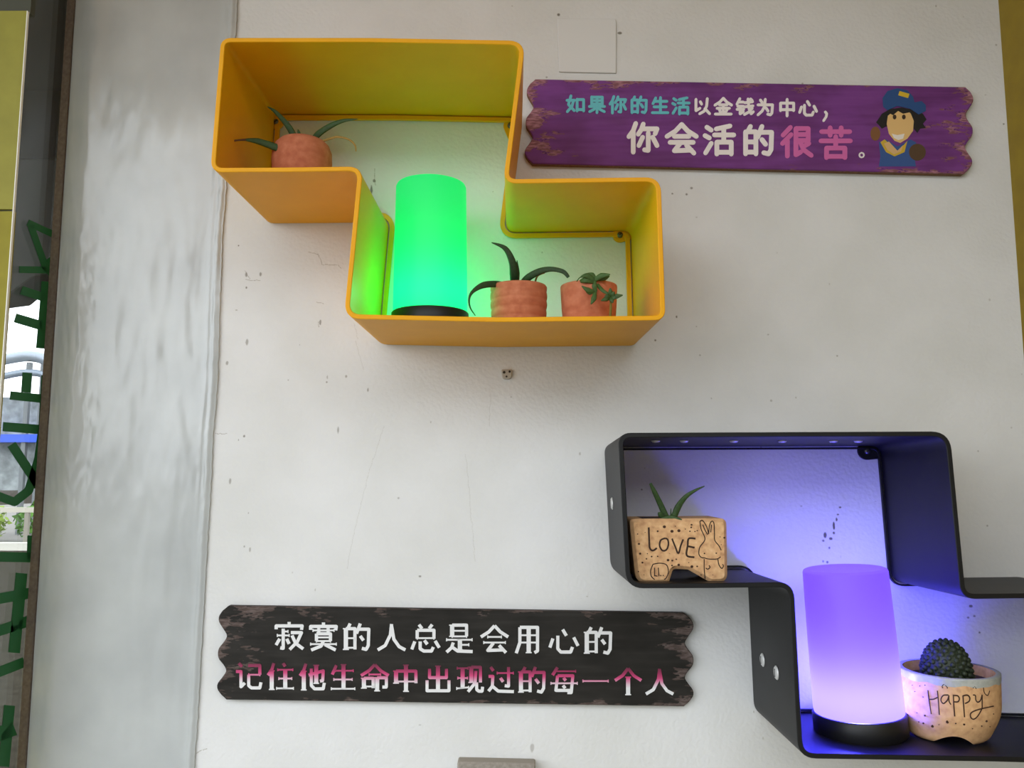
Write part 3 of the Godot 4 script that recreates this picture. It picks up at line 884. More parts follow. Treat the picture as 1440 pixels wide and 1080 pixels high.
func build_signs() -> void:
	var z := 0.011
	# purple sign
	var face := sign_texture(Color(0.485, 0.25, 0.545), Color(0.43, 0.215, 0.465), Color(0.74, 0.54, 0.55), Color(0.50, 0.33, 0.32), 61)
	var root := thing("wall_sign", "purple worn wooden sign with turquoise, white and pink lettering", "sign")
	var loop := PackedVector2Array(flat2(scallop([753, 111], [1358, 122], [1356, 244.5], [749, 230], 11.5), z))
	part("board", slab(loop, 0.0005, z, 0.0012, face, grained([[0.0, Color(0.40, 0.27, 0.18)], [1.0, Color(0.55, 0.40, 0.26)]], 0.03, 12.0, 0.8)), null, root)
	var teal := paint(Color(0.40, 0.76, 0.80), 0.6)
	var white := paint(Color(0.96, 0.93, 0.92), 0.6)
	var pink := paint(Color(0.84, 0.41, 0.67), 0.6)
	var row := [["ru", 796, 823], ["guo", 827, 852], ["ni", 856, 882], ["de", 886, 911], ["sheng", 915.5, 941], ["huo", 944, 971], ["yi", 975, 1000], ["jin", 1004, 1030], ["qian", 1034.5, 1061], ["wei", 1064, 1090], ["zhong", 1094.5, 1119], ["xin", 1122.5, 1150]]
	for k in row.size():
		var c = row[k]
		var y0: float = 133.5 + (c[1] - 796.0) * 0.0165
		character(c[0], [c[1] + 0.8, y0 + 1, c[2] - 0.8, y0 + 25.2], z, 3.9, false, teal if k < 6 else white, root)
	character("comma", [1155, 155, 1167, 172], z, 3.6, false, white, root)
	row = [["ni", 880, 929], ["hui", 934.5, 982.5], ["huo", 987, 1036], ["de", 1042.5, 1090], ["hen", 1096, 1144], ["ku", 1151, 1199]]
	for k in row.size():
		var c = row[k]
		var y0: float = 170.5 + (c[1] - 880.0) * 0.0255
		character(c[0], [c[1] + 2.5, y0 + 2.5, c[2] - 2.5, y0 + 44.5], z, 6.6, false, white if k < 4 else pink, root)
	character("stop", [1206, 213, 1217, 223.5], z, 2.0, false, white, root)
	cartoon(root, z)
	# black sign
	face = sign_texture(Color(0.125, 0.115, 0.10), Color(0.165, 0.155, 0.14), Color(0.47, 0.41, 0.39), Color(0.33, 0.27, 0.25), 87)
	root = thing("wall_sign", "black weathered wooden sign with white and pink lettering", "sign")
	loop = PackedVector2Array(flat2(scallop([321, 852], [962, 862], [962, 993.5], [318, 984], 13.5), z))
	part("board", slab(loop, 0.0005, z, 0.0012, face, paint(Color(0.17, 0.13, 0.11), 0.8)), null, root)
	white = paint(Color(0.90, 0.90, 0.90), 0.55)
	row = [["ji", 384.5, 429], ["mo", 433, 477], ["de", 482, 522.5], ["ren", 529, 572.5], ["zong", 576, 621], ["shi", 625, 667], ["hui", 674, 717], ["yong", 723, 762.5], ["xin", 770, 816], ["de", 820.5, 862.5]]
	for c in row:
		var y0: float = 873.0 + (c[1] - 384.0) * 0.0155
		character(c[0], [c[1] + 1.5, y0 + 1.5, c[2] - 1.5, y0 + 41.0], z, 5.0, true, white, root)
	var print_m := paint(Color.WHITE, 0.55)
	var g := GradientTexture2D.new()
	g.gradient = ramp([[0.0, Color(0.42, 0.13, 0.24)], [0.16, Color(0.58, 0.15, 0.32)], [0.36, Color(0.80, 0.26, 0.47)], [0.60, Color(0.86, 0.74, 0.79)], [0.74, Color(0.90, 0.90, 0.90)], [1.0, Color(0.90, 0.90, 0.90)]])
	g.width = 8
	g.height = 128
	g.fill_from = Vector2(0, 0)
	g.fill_to = Vector2(0, 1)
	print_m.albedo_texture = g
	print_m.texture_repeat = false
	row = [["note", 329, 371], ["zhu", 374, 415], ["ta", 419, 460], ["sheng", 463, 502], ["ming", 505.5, 549], ["zhong", 552, 590], ["chu", 597, 635], ["xian", 640, 681], ["guo_past", 684, 725], ["de", 728, 769], ["mei", 772.5, 814], ["one", 817.5, 857.5], ["ge", 862.5, 904], ["ren", 906, 949]]
	for c in row:
		var y0: float = 929.5 + (c[1] - 329.0) * 0.0150
		character(c[0], [c[1] + 1.5, y0 + 1.5, c[2] - 1.5, y0 + 40.0], z, 4.8, true, print_m, root)

# a plain cartoon head with cap, printed at the right of the purple sign
func cartoon(root: Node3D, z: float) -> void:
	var dot := func(called: String, outline: Array, level: int, color: Color) -> void:
		printed(called, outline, z + 0.0001 * level, 0.0002, paint(color, 0.6), root)
	dot.call("printed_hair", [[1232, 172], [1240, 160], [1252, 153], [1270, 152], [1286, 154], [1298, 160], [1303, 168], [1298, 174], [1302, 180], [1294, 181], [1290, 187], [1284, 180], [1246, 178], [1240, 181], [1236, 176]], 1, Color(0.09, 0.08, 0.08))
	dot.call("printed_clothes", [[1236, 200], [1246, 196], [1262, 206], [1280, 196], [1288, 200], [1292, 214], [1286, 222], [1288, 234], [1236, 234], [1238, 220]], 2, Color(0.20, 0.33, 0.56))
	dot.call("printed_bag", oval(1290, 214, 12, 12), 3, Color(0.33, 0.24, 0.15))
	dot.call("printed_collar", [[1238, 200], [1244, 196], [1262, 214], [1276, 198], [1272, 214], [1258, 220], [1246, 214]], 3, Color(0.82, 0.68, 0.20))
	dot.call("printed_chest", [[1243, 202], [1250, 199], [1262, 212], [1270, 204], [1267, 213], [1257, 217], [1248, 211]], 4, Color(0.86, 0.70, 0.48))
	dot.call("printed_fist", oval(1231, 188, 7, 10), 3, Color(0.50, 0.33, 0.18))
	dot.call("printed_face", [[1249, 160], [1264, 155], [1280, 158], [1285, 170], [1284, 184], [1276, 195], [1266, 201], [1258, 198], [1250, 188], [1247, 174]], 5, Color(0.90, 0.74, 0.48))
	dot.call("printed_mouth", [[1254, 188], [1262, 190], [1272, 188], [1270, 195], [1263, 197], [1257, 194]], 6, Color(0.93, 0.90, 0.86))
	dot.call("printed_fringe", [[1247, 164], [1250, 154], [1268, 151], [1284, 155], [1286, 166], [1279, 158], [1270, 160], [1263, 156], [1256, 162], [1252, 160]], 6, Color(0.09, 0.08, 0.08))
	dot.call("printed_eye", oval(1258, 164.5, 2.6, 3.4), 7, Color(0.22, 0.15, 0.10))
	dot.call("printed_eye", oval(1271, 164.5, 2.6, 3.4), 7, Color(0.22, 0.15, 0.10))
	dot.call("printed_cap", [[1242, 150], [1241, 138], [1248, 128], [1262, 124], [1276, 127], [1284, 136], [1286, 144], [1296, 142], [1302, 148], [1302, 156], [1292, 161], [1280, 153], [1262, 149], [1248, 155]], 8, Color(0.14, 0.30, 0.52))
	dot.call("printed_patch", [[1265, 128], [1279, 132], [1277, 138], [1263, 134]], 9, Color(0.86, 0.72, 0.16))

# ---------------------------------------------------------------- lamps
func lamp(called: String, label: String, foot: Vector3, head: Vector3, r_low: float, r_high: float, base_h: float, glow: Color, light: Color, energy: float, glow_energy: float, tone: Color, through: Color) -> void:
	var root := thing(called, label, "lamp", foot)
	var up := (head - foot).normalized()
	var right := up.cross(Vector3.BACK).normalized() * -1.0
	right = Vector3.UP.cross(Vector3.BACK).normalized()
	var back := right.cross(up).normalized()
	root.basis = Basis(up.cross(back).normalized(), up, back)
	var h := (head - foot).length()
	part("base", lathe([Vector2(0, 0), Vector2(r_low, 0), Vector2(r_low, 0), Vector2(r_low + 0.0015, 0.0015), Vector2(r_low + 0.0015, base_h - 0.0015), Vector2(r_low, base_h), Vector2(r_low, base_h), Vector2(0, base_h)], 64), paint(Color(0.07, 0.07, 0.08), 0.5), root)
	var m := paint(tone, 0.5)
	m.backlight_enabled = true
	m.backlight = through
	m.emission_enabled = true
	m.emission = glow
	m.emission_energy_multiplier = glow_energy
	var e := 0.004
	part("shade", lathe([Vector2(r_low - 0.001, base_h + 0.0004), Vector2(r_low - 0.0004, base_h + 0.004), Vector2(lerpf(r_low, r_high, 0.5), lerpf(base_h, h, 0.5)), Vector2(r_high, h - e), Vector2(r_high - e * 0.3, h - e * 0.3), Vector2(r_high - e, h), Vector2(r_high - e, h), Vector2(r_high * 0.75, h - 0.0012), Vector2(r_high * 0.5, h - 0.0015), Vector2(0, h - 0.0015)], 64), m, root)
	var o := OmniLight3D.new()
	o.name = "lamp_light"
	o.light_color = light
	o.light_energy = energy
	o.light_size = 0.012
	o.omni_range = 12.0
	o.omni_attenuation = 2.0
	o.shadow_enabled = true
	o.position = Vector3(0, base_h + 0.022, 0)
	root.add_child(o)

func build_green_lamp() -> void:
	# stands on the lower floor of the yellow shelf
	var z := 0.085
	var d := sight(722, 648)
	d = d / -d.z
	var floor_p := at(605, 445.5, 0.213) + d * (0.213 - z)
	var top := at(606.5, 261, z)
	var w_low := (at(657.5, 436, z) - at(552.5, 436, z)).length() / 2.0
	var w_high := (at(655.5, 262, z) - at(557.5, 262, z)).length() / 2.0
	var joint := at(605, 440, z)
	var foot := Vector3(joint.x, floor_p.y + 0.0002, z)
	lamp("table_lamp", "glowing green cylinder lamp on a black base in the yellow shelf", foot, Vector3(top.x, top.y, z), w_low, w_high, joint.y - foot.y, Color(0.08, 0.98, 0.50), Color(0.08, 1.0, 0.60), 0.009, 0.6, Color(0.25, 0.50, 0.40), Color(0.25, 1.0, 0.75))

func build_purple_lamp() -> void:
	var z := 0.098
	var d := sight(746, 700)
	d = d / -d.z
	var floor_p := at(1210, 1061, 0.185) + d * (0.185 - z)
	var top := at(1187.5, 799, z)
	var w_low := (at(1268, 1000, z) - at(1146, 1000, z)).length() / 2.0
	var w_high := (at(1244, 805, z) - at(1131, 805, z)).length() / 2.0
	var joint := at(1207, 1000, z)
	var foot := Vector3(at(1211, 1040, z).x, floor_p.y + 0.0002, z)
	lamp("table_lamp", "glowing purple and white cylinder lamp on a black base in the black shelf", foot, Vector3(top.x, top.y, z), w_low, w_high, joint.y - foot.y, Color(0.68, 0.27, 1.0), Color(0.29, 0.28, 1.0), 0.08, 0.5, Color(0.36, 0.32, 0.50), Color(0.75, 0.75, 1.0))

# ---------------------------------------------------------------- terracotta pots
func clay(number: int) -> StandardMaterial3D:
	return grained([[0.0, Color(0.66, 0.35, 0.24)], [0.45, Color(0.74, 0.43, 0.30)], [1.0, Color(0.82, 0.53, 0.40)]], 0.018, 7.0, 0.85, 0.008, number)

func green_leaf(number: int, pale := 0.0) -> StandardMaterial3D:
	return grained([[0.0, Color(0.13, 0.22, 0.09).lerp(Color(0.35, 0.5, 0.2), pale)], [1.0, Color(0.24, 0.36, 0.14).lerp(Color(0.48, 0.62, 0.26), pale)]], 0.03, 14.0, 0.65, 0.0, number)

func leaf_part(root: Node3D, px: Array, radii: Array, m: Material, called := "leaf") -> void:
	# px: x, y and z along the leaf
	var pts := []
	for q in px:
		pts.append(at(q[0], q[1], q[2]) - root.position)
	part(called, tube(pts, radii, 0.45, Vector3.BACK, 8, 6), m, root)

func build_terracotta() -> void:
	var d := sight(722, 648)
	d = d / -d.z
	var soil := grained([[0.0, Color(0.16, 0.11, 0.08)], [1.0, Color(0.28, 0.20, 0.15)]], 0.08, 14.0, 0.95)
	# round-shouldered pot in the upper bay
	var z := 0.115
	var floor_y := (at(425, 236, 0.213) + d * (0.213 - z)).y + 0.0002
	var c := at(425, 215, z)
	var top := at(425, 199, z).y - floor_y
	var r := (at(466.5, 225, z) - at(383.5, 225, z)).length() / 2.0
	var root := thing("potted_aloe", "round terracotta pot with long curved aloe leaves in the upper bay of the yellow shelf", "potted plant", Vector3(c.x, floor_y, z), "terracotta pots on the yellow shelf")
	part("pot", lathe([Vector2(0, 0), Vector2(r * 0.72, 0), Vector2(r * 0.78, 0.003), Vector2(r * 0.93, top * 0.3), Vector2(r, top * 0.6), Vector2(r * 0.985, top * 0.78), Vector2(r * 0.90, top * 0.90), Vector2(r * 0.76, top * 0.975), Vector2(r * 0.66, top), Vector2(r * 0.60, top * 0.985), Vector2(r * 0.58, top * 0.93), Vector2(0, top * 0.93)], 48), clay(3), root)
	part("soil", lathe([Vector2(r * 0.57, top * 0.935), Vector2(r * 0.3, top * 0.955), Vector2(0, top * 0.96)], 24), soil, root)
	var leaf := green_leaf(4)
	leaf_part(root, [[418, 205, z], [411, 187, z + 0.006], [401, 172, z + 0.01], [387, 157, z + 0.012], [376, 150, z + 0.012]], [0.0042, 0.0042, 0.0036, 0.0024, 0.0004], leaf)
	leaf_part(root, [[437, 205, z], [446, 190, z + 0.01], [463, 178, z + 0.016], [482, 170, z + 0.02], [503, 167.5, z + 0.022]], [0.0046, 0.0046, 0.0040, 0.0026, 0.0004], leaf)
	leaf_part(root, [[400, 212, z + 0.028], [382, 205, z + 0.030], [362, 198.5, z + 0.034], [345, 196.5, z + 0.04]], [0.0048, 0.0048, 0.0040, 0.0016], leaf)
	leaf_part(root, [[346, 196.5, z + 0.040], [337, 197, z + 0.042], [327, 198, z + 0.043]], [0.0018, 0.0012, 0.0012], paint(Color(0.34, 0.22, 0.12), 0.8), "dry_tip")
	leaf_part(root, [[421, 205, z + 0.01], [421, 191, z + 0.012], [419, 182, z + 0.013]], [0.0040, 0.0030, 0.0005], leaf)
	leaf_part(root, [[440, 202, z], [458, 197, z + 0.01], [474, 192.5, z + 0.014], [490, 196, z + 0.016], [499, 204, z + 0.018], [500.5, 213, z + 0.018]], [0.0020, 0.0018, 0.0015, 0.0013, 0.0012, 0.0008], paint(Color(0.62, 0.50, 0.24), 0.8), "dry_leaf")
	# ribbed pot next to the lamp
	z = 0.12
	floor_y = (at(730, 447, 0.213) + d * (0.213 - z)).y + 0.0002
	c = at(729.5, 420, z)
	top = at(729.5, 403, z).y - floor_y
	r = (at(770, 415, z) - at(689.5, 415, z)).length() / 2.0
	root = thing("potted_aloe", "ribbed terracotta pot with dark drooping aloe leaves beside the green lamp", "potted plant", Vector3(c.x, floor_y, z), "terracotta pots on the yellow shelf")
	var prof := [Vector2(0, 0), Vector2(r * 0.86, 0), Vector2(r * 0.90, 0.002)]
	for k in 41:
		var t := k / 40.0
		var ripple := pow(absf(sin(t * PI * 4.5)), 0.6) * 0.0012
		prof.append(Vector2(r * lerpf(0.91, 0.98, sin(t * PI * 0.62)) + ripple - 0.0006, lerpf(0.003, top - 0.002, t)))
	prof.append_array([Vector2(r * 0.955, top), Vector2(r * 0.89, top), Vector2(r * 0.86, top - 0.004), Vector2(r * 0.85, top - 0.010), Vector2(0, top - 0.010)])
	part("pot", lathe(prof, 48), clay(9), root)
	part("soil", lathe([Vector2(r * 0.84, top - 0.0095), Vector2(r * 0.5, top - 0.008), Vector2(0, top - 0.0075)], 24), soil, root)
	leaf = green_leaf(6, -0.2)
	leaf_part(root, [[724, 402, z], [723, 385, z + 0.012], [720, 367, z + 0.02], [710, 349, z + 0.024], [691, 341, z + 0.026]], [0.0058, 0.0058, 0.0046, 0.0032, 0.0004], leaf)
	leaf_part(root, [[732, 402, z], [742, 391, z + 0.015], [758, 382, z + 0.024], [775, 378.5, z + 0.03], [792, 382, z + 0.034], [799.5, 390, z + 0.034]], [0.0042, 0.0048, 0.0044, 0.0032, 0.0028, 0.0020], leaf)
	leaf_part(root, [[726, 398, z], [728, 384, z + 0.01], [727, 366, z + 0.012]], [0.0036, 0.0026, 0.0004], leaf)
	leaf_part(root, [[714, 402, z], [698, 399.5, z + 0.02], [680, 401, z + 0.03], [666, 409, z + 0.036], [660, 419, z + 0.04], [661, 432, z + 0.042], [668.5, 444, z + 0.043]], [0.0044, 0.0044, 0.0042, 0.0024, 0.0014, 0.0010, 0.0006], leaf)
	leaf_part(root, [[752, 399, z], [756, 388, z + 0.01], [766, 384, z + 0.014]], [0.0012, 0.0012, 0.0006], paint(Color(0.62, 0.42, 0.2), 0.8), "dry_leaf")
	# plain pot with a star-leaved succulent
	z = 0.125
	floor_y = (at(830, 447, 0.213) + d * (0.213 - z)).y + 0.0002
	c = at(828, 420, z)
	top = at(828, 402.5, z).y - floor_y
	r = (at(868, 404, z) - at(787.5, 404, z)).length() / 2.0
	root = thing("potted_succulent", "plain terracotta pot with star-shaped green leaves hanging over its front", "potted plant", Vector3(c.x, floor_y, z), "terracotta pots on the yellow shelf")
	part("pot", lathe([Vector2(0, 0), Vector2(r * 0.86, 0), Vector2(r * 0.89, 0.002), Vector2(r * 0.955, top * 0.5), Vector2(r * 0.99, top - 0.0025), Vector2(r * 0.98, top - 0.0004), Vector2(r * 0.96, top), Vector2(r * 0.89, top), Vector2(r * 0.87, top - 0.003), Vector2(r * 0.85, top - 0.008), Vector2(0, top - 0.008)], 48), clay(15), root)
	part("soil", lathe([Vector2(r * 0.85, top - 0.0075), Vector2(r * 0.5, top - 0.006), Vector2(0, top - 0.0055)], 24), soil, root)
	leaf = green_leaf(8, 0.25)
	var zf := z + r
	for l in [[[837, 396, zf], [826, 388, zf + 0.004], [816, 390, zf + 0.004], [811, 396, zf]], [[836, 394, zf], [846, 388, zf + 0.006], [858, 386, zf + 0.010]], [[834, 396, zf], [822, 394, zf + 0.002], [812, 397, zf - 0.01]], [[840, 392, zf], [850, 390.5, zf + 0.002], [857, 388, zf]], [[836, 393, zf], [832, 387, zf - 0.002], [822, 385.5, zf - 0.006]]]:
		leaf_part(root, l, [0.0026, 0.0038, 0.0006], leaf)
	leaf_part(root, [[836, 394, zf], [838, 404, zf + 0.008], [837, 413, zf + 0.010]], [0.0020, 0.0016, 0.0016], leaf, "stem")
	for l in [[[837, 410, zf + 0.01], [827, 408, zf + 0.014], [818, 402, zf + 0.014]], [[837, 411, zf + 0.01], [835, 420, zf + 0.014], [831, 428, zf + 0.014]], [[838, 410, zf + 0.01], [836, 402, zf + 0.012], [838, 397, zf + 0.01]], [[837, 409, zf + 0.01], [829, 411, zf + 0.012], [824, 410, zf + 0.012]]]:
		leaf_part(root, l, [0.0018, 0.0034, 0.0005], leaf)
	leaf_part(root, [[840, 400, zf + 0.004], [847, 408, zf + 0.012], [856, 414, zf + 0.014]], [0.0022, 0.0024, 0.0016], leaf, "stem")
	for l in [[858, 405], [876, 415], [868, 419], [845, 423], [850, 416], [862, 426], [864, 410]]:
		leaf_part(root, [[859, 418, zf + 0.014], [lerpf(859, l[0], 0.5), lerpf(418, l[1], 0.5), zf + 0.018], [l[0], l[1], zf + 0.018]], [0.0022, 0.0032, 0.0004], green_leaf(8, 0.12))
	leaf_part(root, [[859, 420, zf + 0.012], [859, 432, zf + 0.012], [858, 446, zf + 0.008]], [0.0014, 0.0016, 0.0016], paint(Color(0.45, 0.42, 0.16), 0.8), "stem")

# ---------------------------------------------------------------- clay planters
func biscuit(number: int) -> StandardMaterial3D:
	return grained([[0.0, Color(0.70, 0.52, 0.36)], [0.4, Color(0.82, 0.64, 0.46)], [0.7, Color(0.86, 0.69, 0.50)], [1.0, Color(0.90, 0.75, 0.58)]], 0.02, 9.0, 0.8, 0.012, number)

func build_love_pot() -> void:
	var z := 0.165
	var zb := 0.098
	# outline of the front as it stands, in pixels: rounded block with a slanting notch underneath
	var corner := [[885.5, 730], [1022.5, 729], [1024, 818.5], [1000, 819.5], [969, 801.5], [947, 800], [941.5, 820], [895, 821]]
	var loop := rounded(flat2(corner, z), [0.006, 0.008, 0.012, 0.006, 0.008, 0.006, 0.004, 0.014])
	var root := thing("clay_planter", "rectangular clay planter engraved with LOVE and a rabbit in the black shelf", "planter")
	var m := biscuit(23)
	part("body", slab(loop, zb, z, 0.004, m, m), null, root)
	var ink := paint(Color(0.20, 0.12, 0.07), 0.8)
	var strokes := func(called: String, lines: Array, w: float) -> void:
		var st := begin()
		for l in lines:
			var pts := []
			for k in range(0, l.size(), 2):
				# zoom frame: origin 860, 670 and 6.355 to the pixel
				pts.append(at(860.0 + l[k] / 6.355, 670.0 + l[k + 1] / 6.355, z))
			add_tube(st, pts, [w], 0.5, Vector3.BACK, 6, 5)
		part(called, st.commit(), ink, root)
	strokes.call("letter", [[332, 455, 336, 560, 342, 640, 370, 662, 405, 640]], 0.0011)
	strokes.call("letter", [[480, 552, 440, 570, 430, 620, 455, 662, 490, 655, 508, 610, 502, 565, 480, 552]], 0.0010)
	strokes.call("letter", [[540, 555, 570, 630, 597, 688, 618, 620, 640, 562]], 0.0010)
	strokes.call("letter", [[750, 556, 690, 556, 680, 620, 672, 706, 740, 722], [684, 624, 742, 636]], 0.0011)
	strokes.call("engraved_rabbit", [[790, 400, 800, 470, 835, 560, 790, 630, 780, 690, 800, 722, 830, 728], [790, 400, 815, 395, 850, 450, 868, 515], [815, 430, 835, 480, 860, 520], [868, 515, 875, 440, 895, 400, 915, 420, 920, 510, 922, 570, 960, 620, 980, 660], [893, 430, 886, 500], [830, 728, 870, 738, 940, 738, 975, 718], [828, 738, 828, 820, 836, 915], [950, 740, 960, 790, 985, 822, 1000, 800, 990, 785], [870, 795, 880, 812, 860, 828, 842, 818]], 0.0006)
	strokes.call("engraved_seal", [[370, 785, 350, 840, 355, 890, 385, 922], [370, 785, 430, 775, 490, 790, 508, 850, 490, 905, 470, 920], [385, 815, 385, 890], [418, 815, 424, 892], [440, 880, 440, 892], [462, 880, 462, 890], [380, 886, 410, 890]], 0.0006)
	var st := begin()
	for p in [[233, 515, 6], [245, 603, 10], [255, 690, 10], [412, 490, 9], [472, 450, 14], [540, 490, 14], [602, 485, 14], [715, 432, 9], [712, 455, 8], [700, 490, 7], [745, 492, 6], [765, 484, 6], [505, 748, 12], [543, 752, 9], [578, 740, 7], [540, 796, 8], [600, 790, 11], [412, 714, 7], [358, 716, 8], [312, 736, 7], [276, 770, 9], [718, 806, 13], [765, 804, 8], [830, 688, 7], [936, 686, 7], [1008, 548, 9], [570, 445, 5], [660, 470, 5], [300, 500, 4], [320, 690, 5], [690, 770, 5], [800, 880, 6], [905, 880, 4], [520, 690, 3], [640, 690, 3], [240, 850, 6], [290, 880, 4], [970, 540, 5], [980, 610, 4]]:
		var q := at(860.0 + p[0] / 6.355, 670.0 + p[1] / 6.355, z)
		var r: float = p[2] / 6.355 * 0.00082 * 1.1
		add_blob(st, q, Vector3(r, r * 0.9, 0.0002))
	var pits := part("pits", st.commit(), paint(Color(0.25, 0.15, 0.09), 0.9), root)
	pits.set_meta("kind", "stuff")
	# top opening with soil
	var top := at(950, 730, z).y
	var so := part("soil", box(Vector3(at(905, 730, z).x, top - 0.004, zb + 0.012), Vector3(at(1000, 730, z).x, top + 0.0004, z - 0.012)), grained([[0.0, Color(0.16, 0.12, 0.09)], [1.0, Color(0.3, 0.22, 0.16)]], 0.08, 14.0, 0.95), root)
	so.name = "soil"
	var leaf := green_leaf(31, 0.05)
	var zl := 0.132
	leaf_part(root, [[939, 733, zl], [930, 712, zl], [921, 693, zl + 0.003], [914.5, 679.5, zl + 0.004]], [0.0042, 0.0036, 0.0030, 0.0016], leaf)
	leaf_part(root, [[946, 733, zl], [953, 714, zl], [964, 699, zl + 0.004], [977, 690, zl + 0.006], [991, 683.5, zl + 0.006]], [0.0040, 0.0040, 0.0028, 0.0018, 0.0005], leaf)
	leaf_part(root, [[936, 731, zl + 0.01], [929, 724, zl + 0.012], [928, 720, zl + 0.012]], [0.0034, 0.0034, 0.0020], leaf)
	leaf_part(root, [[943.5, 730, zl], [943.5, 722, zl], [943.5, 715, zl]], [0.0012, 0.0008, 0.0003], leaf)
	leaf_part(root, [[930, 730, z - 0.008], [945, 728, z - 0.006], [959, 731, z - 0.002]], [0.0020, 0.0030, 0.0006], leaf)

func add_blob(st: SurfaceTool, c: Vector3, r: Vector3) -> void:
	for i in 3:
		for j in 8:
			var p := []
			var n := []
			for q in [[i, j], [i + 1, j], [i + 1, j + 1], [i, j + 1]]:
				var a: float = PI / 2.0 * q[0] / 3.0
				var b: float = TAU * q[1] / 8.0
				var v := Vector3(sin(a) * cos(b), sin(a) * sin(b), cos(a))
				p.append(c + v * r)
				n.append((v / r).normalized())
			if i == 0:
				tri(st, [p[0], p[1], p[2]], [n[0], n[1], n[2]])
			else:
				quad(st, p, n)

func build_happy_pot() -> void:
	var z := 0.104
	var c := at(1336.5, 1000, z)
	var y_top := at(1335, 941, z).y
	var d := sight(746, 700)
	d = d / -d.z
	var floor_y := (at(1335, 1061, 0.185) + d * (0.185 - z)).y + 0.0004
	var root := thing("clay_planter", "round clay planter with a pale glazed rim engraved Happy, holding a dark cactus", "planter", Vector3(c.x, floor_y, z))
	var h := y_top - floor_y
	var r := (at(1403.5, 960, z) - at(1269.5, 960, z)).length() / 2.0
	var lean := 0.006
	# radius of the body at the share t of its height
	var radius := func(t: float) -> float:
		if t < 0.12:
			return r * lerpf(0.72, 0.84, sqrt(t / 0.12))
		if t < 0.5:
			return r * lerpf(0.84, 0.985, sin((t - 0.12) / 0.38 * PI / 2.0))
		return r * lerpf(0.985, 0.96, pow((t - 0.5) / 0.5, 2.0))
	var sides := 72
	var rows := 20
	var foot := func(a: float) -> float:
		# three feet with low arches between them; one arch faces the front
		var u := fposmod(a + 0.30 + PI / 3.0, TAU / 3.0) - PI / 3.0
		return 0.011 * pow(maxf(cos(u * 2.9), 0.0), 1.3) if absf(u) < 0.54 else 0.0
	var spot := func(a: float, t: float, out: float) -> Vector3:
		var y: float = lerpf(foot.call(a), h, t) if t < 1.0 else h
		var rr: float = radius.call(y / h) + out
		return Vector3(rr * sin(a) + lean * (y / h) - lean, y, rr * cos(a))
	var st := begin()
	for s in sides:
		for k in rows:
			var p := []
			var n := []
			for q in [[s, k], [s + 1, k], [s + 1, k + 1], [s, k + 1]]:
				var a: float = TAU * q[0] / sides
				var t: float = float(q[1]) / rows
				var here: Vector3 = spot.call(a, t, 0.0)
				p.append(here)
				var across: Vector3 = spot.call(a + 0.02, t, 0.0) - spot.call(a - 0.02, t, 0.0)
				var rise: Vector3 = spot.call(a, minf(t + 0.02, 1.0), 0.0) - spot.call(a, maxf(t - 0.02, 0.0), 0.0)
				n.append(across.cross(rise).normalized() * -1.0)
				if n[-1].dot(Vector3(sin(a), 0, cos(a))) < 0.0:
					n[-1] = -n[-1]
			quad(st, p, n)
		# rim, inner wall and underside
		var a0 := TAU * s / sides
		var a1 := TAU * (s + 1) / sides
		var ring := func(a: float, rr: float, y: float) -> Vector3:
			return Vector3(rr * sin(a), y, rr * cos(a))
		var ro: float = radius.call(1.0)
		flat_quad(st, ring.call(a0, ro, h), ring.call(a1, ro, h), ring.call(a1, ro - 0.005, h), ring.call(a0, ro - 0.005, h), Vector3.UP)
		flat_quad(st, ring.call(a0, ro - 0.005, h), ring.call(a1, ro - 0.005, h), ring.call(a1, ro - 0.007, h - 0.022), ring.call(a0, ro - 0.007, h - 0.022), -ring.call(a0, 1.0, 0.0))
		var u0: Vector3 = spot.call(a0, 0.0, 0.0)
		var u1: Vector3 = spot.call(a1, 0.0, 0.0)
		flat_quad(st, u0, u1, Vector3(-lean, 0.022, 0), Vector3(-lean, 0.022, 0.0001), Vector3.DOWN)
	part("body", st.commit(), biscuit(29), root)
	# the glazed band round the rim, with a wavy lower edge
	var band := begin()
	var glaze_h := 0.0085
	for s in sides:
		for k in 6:
			var p := []
			var n := []
			for q in [[s, k], [s + 1, k], [s + 1, k + 1], [s, k + 1]]:
				var a: float = TAU * q[0] / sides
				var low: float = h - glaze_h - 0.0010 * sin(a * 9.0) - 0.0006 * sin(a * 17.0 + 1.0)
				var y: float = lerpf(low, h + 0.0006, q[1] / 5.0) if q[1] <= 5 else h + 0.0006
				var rr: float = radius.call(clampf(y / h, 0.0, 1.0)) + (0.0006 if q[1] <= 5 else -0.0052)
				if q[1] == 0:
					rr -= 0.0008
				p.append(Vector3(rr * sin(a) + lean * (minf(y / h, 1.0)) - lean, y, rr * cos(a)))
				n.append(Vector3(sin(a), 0.0 if q[1] < 5 else 0.9, cos(a)).normalized() if q[1] <= 5 else Vector3.UP)
			quad(band, p, n)
	part("glaze_band", band.commit(), grained([[0.0, Color(0.62, 0.64, 0.63)], [1.0, Color(0.74, 0.74, 0.71)]], 0.03, 9.0, 0.28), root)
	part("soil", lathe([Vector2(r * 0.90, h - 0.012), Vector2(r * 0.5, h - 0.010), Vector2(0, h - 0.009)], 32), grained([[0.0, Color(0.20, 0.14, 0.10)], [1.0, Color(0.34, 0.24, 0.17)]], 0.08, 14.0, 0.95), root)
